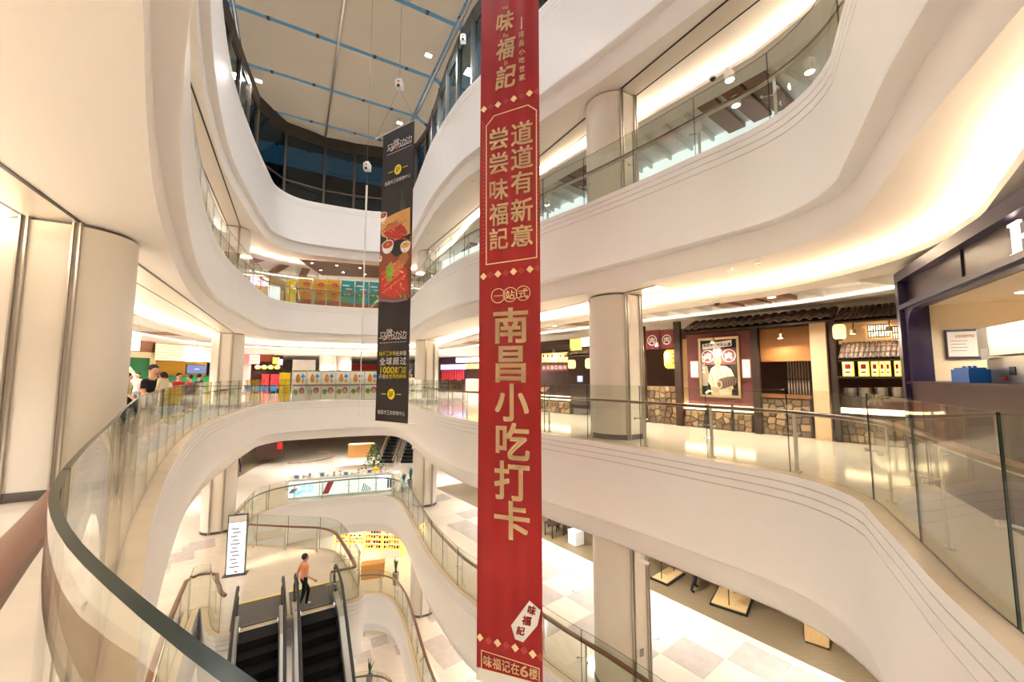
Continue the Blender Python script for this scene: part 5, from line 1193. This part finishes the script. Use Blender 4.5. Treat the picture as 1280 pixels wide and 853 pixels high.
# phone counter
PC = Plane((-13.75, 25.25), (-7.9, 27.15), -6.0)
pc = thing('phone_counter', 'bright white lit phone repair counter with printed panels', 'counter', PC.p0, PC.rz); L = PC.L
panel(0, 0, L, 1.06, .04, .9).build('body', 'white', pc); panel(-.03, 1.06, L + .03, 1.12, -.04, .95).build('worktop', 'white_gloss', pc)
xs = [max(0, PC.sz(u, 610)[0]) for u in (352.5, 399.5, 448, 489.5)] + [L]
for i in range(4):
    o = panel(xs[i] + .02, .08, xs[i + 1] - .02, 1.02, -.01, .04).build('lit_panel', 'lit_cool', pc)
    panel(xs[i + 1] - .02, 0, xs[i + 1] + .02, 1.06, -.02, .04).build('panel_joint', 'steel', pc)
mb = MB(); a, b = PC.sz(375, 612), PC.sz(392, 612); write(mb, row('手机', a[0], b[0], .70, .24), .02, -.016); write(mb, row('快修', a[0], b[0], .42, .24), .02, -.016); mb.build('cyan_lettering', 'lit_cyan', pc)
def slant(u, w_, z0_, z1_, sk, m, nm):
    x = PC.sz(u, 610)[0]; MB().prism([(x, z0_), (x + w_, z0_), (x + w_ + sk, z1_), (x + sk, z1_)], -.02, -.012, axis='y').build(nm, m, pc)
slant(403, .36, .14, .92, .32, 'red_plastic', 'red_phone_print'); slant(476, .30, .72, 1.10, -.2, 'lit_violet', 'violet_phone_print'); slant(361, .3, .35, .6, .2, 'blue_plastic', 'blue_toy_print'); slant(367, .3, .2, .42, .25, 'lit_cyan', 'blue_toy_print')
for k in range(5): slant(452 + k * 2.2, .05, .1, .62 - .08 * k, .12, 'black', 'pen_print')
for u in (484, 487): slant(u, .10, .2, .75, 0, 'navy', 'bottle_print')
rnd = random.Random(3)
for i in range(16):
    x = .4 + i * (L - .8) / 15; k = i % 4; y = .25 + rnd.uniform(0, .4); p = PC.p0 + PC.e * x - PC.n * y + Vector((0, 0, 1.12))
    if k == 0: o = MB().box((0, 0, .13), (.30, .2, .26)).box((0, -.11, .13), (.2, .01, .14), mi=1).build('phone_case_box', ['white', 'blue_print'], loc=p, rz=PC.rz); tag(o, 'white carton standing on the phone counter', 'box', 'goods on the phone counter')
    elif k == 1: o = MB().lathe([(0, 0), (.05, 0), (.065, .16), (.06, .16), (.045, .02), (0, .02)], n=12).build('paper_cup', 'white', loc=p); tag(o, 'white paper cup on the phone counter', 'cup', 'goods on the phone counter')
    elif k == 2: o = MB().box((0, 0, .02), (.16, .16, .04)).box((0, .04, .16), (.14, .02, .26)).build('phone_stand', 'chrome', loc=p, rz=PC.rz); tag(o, 'small phone display stand on the phone counter', 'stand', 'goods on the phone counter')
    else: o = MB().lathe([(0, 0), (.09, 0), (.09, .05), (.03, .07), (.03, .14), (.10, .2), (.07, .28), (0, .28)], n=12).build('desk_lamp', 'lit_white' if i == 3 else 'white', loc=p); tag(o, 'small round white lamp on the phone counter', 'lamp', 'goods on the phone counter')
o = MB().ball((0, 0, .18), (.28, .28, .18)).box((0, 0, .03), (.4, .3, .06)).build('yellow_bag', 'yellow_board', loc=PC.p0 + PC.e * PC.sz(469, 590)[0] - PC.n * 1.2 + Vector((0, 0, 1.0)), smooth=True); tag(o, 'yellow green bag standing behind the phone counter', 'bag')
slab_item(PC, 'back_desk', 'pale long back desk behind the phone counter', 'desk', 'white', (356, 597, 500, 607), 0, .8, -2.2)
slab_item(PC, 'wooden_desk', 'light wooden reception desk far behind the phone counter', 'desk', 'print_tan', (435, 556, 468, 572), 0, .8, -8.0)
# plants
def plant(pos, h, label, leafm='leaf', n=16, pot=True, seed=1, spread=.55):
    t = thing('potted_plant', label, 'plant', pos); r = random.Random(seed); ph = h * .45 if pot else .1
    if pot: MB().lathe([(0, 0), (.17, 0), (.22, ph), (.20, ph), (.18, ph - .05), (0, ph - .05)], n=8).build('pot', 'pot_grey', t)
    for k in range(n):
        a = 2 * math.pi * k / n + r.uniform(-.2, .2); ln = (h - ph) * r.uniform(.75, 1.1); sp = spread * r.uniform(.3, 1); m = MB(); pts = []
        for j in range(5):
            q = j / 4; rad = sp * q ** 1.4 * .6; z = ph - .05 + ln * math.sin(q * 1.35) * (1 if sp < .5 else .9); w_ = .05 * (1 - q) ** .7 + .004; cx, cy = rad * math.cos(a), rad * math.sin(a)
            pts += [(cx - w_ * math.sin(a), cy + w_ * math.cos(a), z), (cx + w_ * math.sin(a), cy - w_ * math.cos(a), z)]
        m.add(pts, [(2 * j, 2 * j + 1, 2 * j + 3, 2 * j + 2) for j in range(4)]); m.build('leaf', leafm, t)
    return t
q = at_z(494, 728, -12); plant((q.x + .1, 27.3, -12), 1.65, 'spiky green plant in a grey pot on the toy shelf storey', seed=2)
plant((-9.0, 26.95, -18), 1.6, 'spiky green plant in a grey pot on the lowest storey', seed=5)
plant((-7.05, 26.75, -6), 1.25, 'blue green spiky plant at the end of the phone counter', 'leaf_blue', 18, seed=4); plant((-6.75, 27.3, -6), 1.5, 'taller blue green spiky plant behind the phone counter end', 'leaf_blue', 16, seed=8)
q = at_z(467, 590, -6); t = thing('small_tree', 'bushy conical green tree behind the phone counter', 'tree', (q.x, q.y, -6)); MB().tube([(0, 0, 0), (0, 0, .9)], .06, 8).build('trunk', 'dark_wood', t); r = random.Random(9); m = MB()
for k in range(420):
    z = r.uniform(.3, 2.1); rad = (.85 * (1 - (z - .3) / 2.1) + .08) * math.sqrt(r.random()); a = r.uniform(0, 6.28); x, y = rad * math.cos(a), rad * math.sin(a); s = .09
    m.add([(x - s, y, z), (x, y - s * .4, z + s * r.uniform(-.5, 1)), (x + s, y, z + s * r.uniform(-1, 1)), (x, y + s * .4, z - s * .3)], [(0, 1, 2, 3)])
o = m.build('foliage', 'leaf', t); o['kind'] = 'stuff'
# directory sign on the landing
q = at_z(294, 719, -6); t = thing('directory_sign', 'upright lit directory board standing on the escalator landing', 'sign', (q.x, q.y, -6), .35)
panel(-.33, 0, .33, 2.25, -.04, .06).build('frame', 'steel_dark', t); panel(-.29, .06, .29, 1.95, -.05, -.04).build('lit_face', 'lit_cool', t); panel(-.29, 1.97, .29, 2.2, -.05, -.04).build('head_plate', 'cloth_white', t)
for k in range(11): panel(-.2 + .06 * (k % 2), .3 + .14 * k, .12 - .05 * (k % 3), .34 + .14 * k, -.055, -.051).build('text_line', 'print_grey', t)
panel(-.02, .1, .06, .16, -.055, -.051).build('red_mark', 'red_plastic', t); panel(-.4, 0, .4, .03, -.15, .2).build('foot_plate', 'steel_dark', t)
# wood floored fashion shop right of the lower walkway
FS = Plane((1.0, 19.9), (8.6, 10.2), -6.0)
m = MB(); a, b = FS.at(-10, 0, .006), FS.at(14, 0, .006); c, d = FS.at(14, -9, .006), FS.at(-10, -9, .006); m.add([a, b, c, d], [(0, 1, 2, 3)])
tag(m.build('floor_wood', 'wood_floor'), 'brown wood floor of the fashion shop on the escalator storey', kind='structure')
o = panel(-10, 0, 14, 3.6, 8.9, 9.0).build('wall_fashion_shop', 'interior_dark', loc=FS.p0, rz=FS.rz); tag(o, 'dark back wall of the fashion shop', kind='structure')
def platform(u, v, wd, dp, label, rz, gar):
    q = at_z(u, v, -6); t = thing('display_platform', label, 'platform', (q.x, q.y, -5.99), rz); panel(-wd / 2, 0, wd / 2, .06, -dp / 2, dp / 2).build('base', 'black', t); panel(-wd / 2 + .05, .06, wd / 2 - .05, .09, -dp / 2 + .05, dp / 2 - .05).build('top', 'pale_wood', t)
    f = thing('clothes_rack', 'black clothes rail standing on %s' % label.replace('low ', 'the low '), 'clothes rack', (q.x, q.y, -5.9), rz)
    for x in (-wd * .35, wd * .35): MB().tube([(x, 0, 0), (x, 0, 1.45)], .018, 6).build('upright', 'black', f)
    MB().tube([(-wd * .35, 0, 1.45), (wd * .35, 0, 1.45)], .018, 6).build('rail', 'black', f)
    for k, g in enumerate(gar):
        x = -wd * .3 + wd * .6 * k / max(1, len(gar) - 1); p = Vector((q.x, q.y, -5.9)) + Vector((math.cos(rz), math.sin(rz), 0)) * x
        o = MB().prism([(-.05, .40), (.05, .40), (.22, .30), (.3, .05), (.22, .02), (.18, .12), (.20, -.42), (-.20, -.42), (-.18, .12), (-.22, .02), (-.3, .05), (-.22, .30)], -.03, .03, axis='y').build('hanging_garment', g, loc=(p.x, p.y, -5.9 + 1.0), rz=rz + 1.2); tag(o, '%s garment hanging on the rail above %s' % (g[6:], label.split(',')[0]), 'garment', 'garments on the fashion shop rails')
platform(915, 753, 1.35, 1.1, 'low wood topped platform beside the standing shopper', .9, ['cloth_green', 'cloth_white', 'cloth_black'])
platform(835, 722, 1.3, .7, 'low wood topped platform behind the round column', .7, ['cloth_red', 'cloth_navy', 'cloth_black', 'cloth_navy', 'cloth_tan', 'cloth_white'])
q = at_z(720, 680, -6); o = MB().box((0, 0, .28), (.5, .5, .56)).box((0, 0, .575), (.54, .54, .03)).build('white_plinth', 'white', loc=(q.x, q.y, -5.99), rz=.6); tag(o, 'white display cube beside the dark tables in the fashion shop', 'plinth')
for i, (u, v) in enumerate(((694, 673), (711, 667))):
    q = at_z(u, v, -6); t = thing('dark_table', 'black legged table in the fashion shop, %s' % ('nearer the walkway' if i == 0 else 'beside the white cube'), 'table', (q.x, q.y + .3, -5.99), .6); MB().box((0, 0, .60), (.8, .6, .05)).build('tabletop', 'dark_wood', t)
    lg = MB().box((0, 0, .29), (.04, .04, .58)).mesh('leg', 'black')
    for x in (-.36, .36):
        for y in (-.26, .26): put('leg', lg, t, (x, y, 0))
q = at_z(1022, 800, -6); t = thing('display_table', 'low wooden display table with bright white goods', 'table', (q.x, q.y, -5.99), .9); MB().box((0, 0, .3), (.8, .55, .5)).build('case', 'pale_wood', t); MB().box((0, 0, .57), (.84, .6, .05)).build('lit_top', 'lit_white', t)
for x in (-.36, .36):
    for y in (-.24, .24): MB().box((x, y, .03), (.05, .05, .06)).build('foot', 'black', t)
# brown tiles laid into the cream floors
fl4 = [o for o in bpy.data.objects if o.name.startswith('floor') and o.get('label', '').endswith(NICK[-6])][0]
tm = [MB().box((0, 0, .002), (1.17, 1.17, .006)).mesh('tile', m_) for m_ in ('tile_brown', 'tile_cream')]
r = random.Random(12)
for i in range(-8, 13):
    for j in range(4):
        if r.random() < .52:
            p = FS.at(i * 1.2 + .6, .9 + j * 1.2, 0)
            if clear_of(p.x, p.y, P4, .9): put('tile', tm[0 if r.random() < .62 else 1], fl4, (p.x, p.y, -6), FS.rz)
for i in range(60):
    p = Vector((-15.2 + (i % 6) * 1.2, 9.0 + (i // 6) * 1.2, 0)); pl_ = [min(math.dist((p.x, p.y), c) for c in P4)]
    if r.random() < .35 and pl_[0] > .95 and p.x < -10.4: put('tile', tm[0 if r.random() < .5 else 1], fl4, (p.x, p.y, -6), FS.rz)
fl3 = [o for o in bpy.data.objects if o.name.startswith('floor') and o.get('label', '').endswith(NICK[-12])][0]; fl2 = [o for o in bpy.data.objects if o.name.startswith('floor') and o.get('label', '').endswith(NICK[-18])][0]
for i in range(-4, 8):
    for j in range(4):
        if r.random() < .5: p = FS.at(i * 1.2 - 3, 1.6 + j * 1.2, 0); clear_of(p.x, p.y, P, .9) and put('tile', tm[0], fl3, (p.x, p.y, -12), FS.rz)
for i in range(6):
    for j in range(5):
        if (i + j) % 2 == 0 and clear_of(-13 + i * 1.3 - j * .7, 28.6 + j * 1.25 + i * .5, P, .9): put('tile', tm[0], fl2, (-13 + i * 1.3 - j * .7, 28.6 + j * 1.25 + i * .5, -18), .5)
# yellow toy shelves
SP = Plane((-13.6, 31.6), (-8.0, 31.2), -12.0)
tb = [MB().lathe([(0, 0), (.09, 0), (.11, .12), (.06, .2), (0, .2)], n=8).ball((0, 0, .27), .085, 8, 6, 1).mesh('toy', ['cloth_' + a, b]) for a, b in (('red', 'skin'), ('white', 'cloth_tan'), ('navy', 'skin'), ('pink', 'hair'), ('tan', 'cloth_white'), ('black', 'cloth_white'))]
def toyshelf(px, label, rows, cols, off, short):
    s0, z0, s1, z1 = area(SP, *px, off); t = stand(SP, 'toy_shelf', label, 'shelf', s0, 0, off); L = s1 - s0; h = z1
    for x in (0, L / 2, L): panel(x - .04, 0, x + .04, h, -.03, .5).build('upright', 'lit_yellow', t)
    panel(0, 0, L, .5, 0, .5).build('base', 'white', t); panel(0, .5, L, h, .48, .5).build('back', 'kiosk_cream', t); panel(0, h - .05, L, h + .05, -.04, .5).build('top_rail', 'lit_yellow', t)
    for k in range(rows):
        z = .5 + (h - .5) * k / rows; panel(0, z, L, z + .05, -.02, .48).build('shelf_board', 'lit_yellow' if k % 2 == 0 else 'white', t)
        for j in range(cols):
            p = SP.at(s0 + L * (j + .6 + r.uniform(-.05, .05)) / (cols + .2), off, 0) - SP.n * .18; p.z = SP.zb + z + .05
            o = put('toy_figure', tb[r.randrange(6)], None, p, r.uniform(0, 6)); k_ = r.uniform(.68, .84); o.scale = (k_, k_, k_); tag(o, 'small toy figure on the %s' % short, 'toy', 'toy figures on the %s' % short)
    l = bpy.data.lights.new('shelf_lamp', 'AREA'); l.shape = 'RECTANGLE'; l.size = L * .9; l.size_y = .1; l.energy = 18; l.color = (1, .9, .7); o = bpy.data.objects.new('shelf_lamp', l); COL.objects.link(o); o.parent = t; o.location = (L / 2, -.5, h + .3); o.rotation_euler = (.5, 0, 0)
toyshelf((455, 663, 501, 703), 'yellow framed toy shelf with white base behind the spiky plant', 4, 14, 0, 'toy shelf with the white base'); toyshelf((418, 664, 454, 695), 'yellow framed toy shelf farther along beside the first', 4, 10, -.8, 'toy shelf farther along'); toyshelf((500, 664, 512, 698), 'narrow yellow framed toy shelf next to the round column', 4, 4, -.6, 'narrow toy shelf')
q = at_z(462, 727, -12); o = MB().box((0, 0, .45), (1.5, .6, .9)).box((0, 0, .92), (1.56, .66, .04)).build('wooden_counter', 'print_tan', loc=(q.x, q.y + .6, -12), rz=.3); tag(o, 'low wooden counter on the toy shelf storey', 'counter')
o = MB().box((0, 0, .45), (3.2, .5, .9)).box((0, 0, .92), (3.26, .56, .04)).build('wooden_counter', 'print_tan', loc=(-11.6, 33.0, -18), rz=.25); tag(o, 'long wooden counter on the lowest storey', 'counter')
# far shop on the left of the escalator storey
DS = Plane((-23.2, 33.8), (-17.5, 36.5), -6.0)
slab_item(DS, 'shop_entrance', 'dark brown shop entrance far across the escalator storey', 'shopfront', 'interior_dark', (322, 540, 355, 574), 0, .6); slab_item(DS, 'red_sign', 'small red sign on the dark far shop entrance', 'sign', 'red_plastic', (346.5, 553, 353, 562), 0, .06, .1)
m = MB(); q = [at_z(u, v, -5.993) for u, v in ((292, 600), (318, 585), (345, 574), (310, 560), (280, 575))]; m.prism([(c.x, c.y) for c in q], -5.995, -5.99); tag(m.build('floor_mat', 'wood_floor'), 'brown wood floor strip before the dark far shop entrance', kind='structure')
t = thing('curved_guard', 'curved glass guard with wooden handrail at the far stair opening', 'railing', (-16.8, 33, -6)); pts = [(2.2 * math.cos(k * .2), 2.2 * math.sin(k * .2)) for k in range(-8, 9)]
MB().tube([(x, y, 1.0) for x, y in offset(pts, -.06, False)], .035, 6).build('handrail', 'wood_rail', t); m = MB(); m.strip([lift(pts, .02), lift(pts, 1.3)], False); m.build('glass_panel', 'glass_clear', t)
# ceiling devices, cameras, floor markers
def cctv(pos, rz, label):
    t = thing('security_camera', label, 'camera', pos, rz); MB().tube([(0, 0, 0), (0, 0, -.12)], .02, 8).build('mount', 'white', t); MB().tube([(0, .05, -.12), (0, -.16, -.2)], .045, 10).build('body', 'white', t); MB().tube([(0, -.16, -.2), (0, -.17, -.204)], .035, 10).build('lens', 'black', t)
q = at_z(802, 692, -2.3); cctv((q.x, q.y, -2.3), 1.0, 'white security camera on the fascia above the wide lower column'); q = at_z(516, 557, -2.3); cctv((q.x, q.y, -2.3), .5, 'white security camera below the walkway corner near the far column'); q = at_z(507, 812, -14.3); cctv((q.x, q.y, -14.3), .5, 'white security camera under the toy shelf storey fascia')
def dome(u, v, z, label):
    q = at_z(u, v, z); t = thing('dome_camera', label, 'camera', (q.x, q.y, z)); MB().lathe([(0, 0), (.09, 0), (.09, -.05), (0, -.05)], n=14).build('collar', 'white', t); MB().ball((0, 0, -.05), .065, 12, 8).build('dome', 'black', t)
dome(896, 377, 3.42, 'black dome camera on the ceiling band above the restaurants'); dome(891, 96, 8.92, 'black dome camera on the upper gallery ceiling')
def sprinkler(u, v, z):
    q = at_z(u, v, z); t = thing('sprinkler', 'small sprinkler head on the cream soffit', 'sprinkler', (q.x, q.y, z), group='sprinkler heads on the soffits'); MB().lathe([(0, 0), (.045, 0), (.04, -.012), (.012, -.015), (.012, -.06), (.04, -.065), (0, -.07)], n=10).build('head', 'chrome', t)
for u, v in ((912, 336), (947, 328), (1189, 299), (173, 388), (212, 404), (226, 413)): sprinkler(u, v, 3.7)
for u, v in ((554, 292), (591, 226), (535, 291), (847, 119)): sprinkler(u, v, 9.2)
def marker(u, v, z, label):
    q = at_z(u, v, z); t = thing('exit_marker', label, 'floor marker', (q.x, q.y, z)); MB().lathe([(0, .008), (.12, .008), (.13, 0)], n=18).build('rim', 'chrome', t); MB().lathe([(0, .01), (.10, .01)], n=18).build('green_disc', 'lit_cyan', t)
marker(886, 548, 0, 'round green exit marker set in the restaurant walkway floor'); marker(720, 739, -6, 'round green exit marker in the lower floor beside the red banner'); marker(819, 797, -6, 'round green exit marker in the lower floor beyond the wide column')
q = at_z(789, 806, -6); o = MB().box((0, 0, .0), (.10, .02, .16)).build('socket_plate', 'pot_grey', loc=COLS['right near'] + (-6 + .9,)); o.location = Vector((2.8, 10.75, -5.0)) + Vector((.30, -.62, 0)); o.rotation_euler = (0, 0, .45); tag(o, 'small grey socket plate on the wide lower column', 'socket')
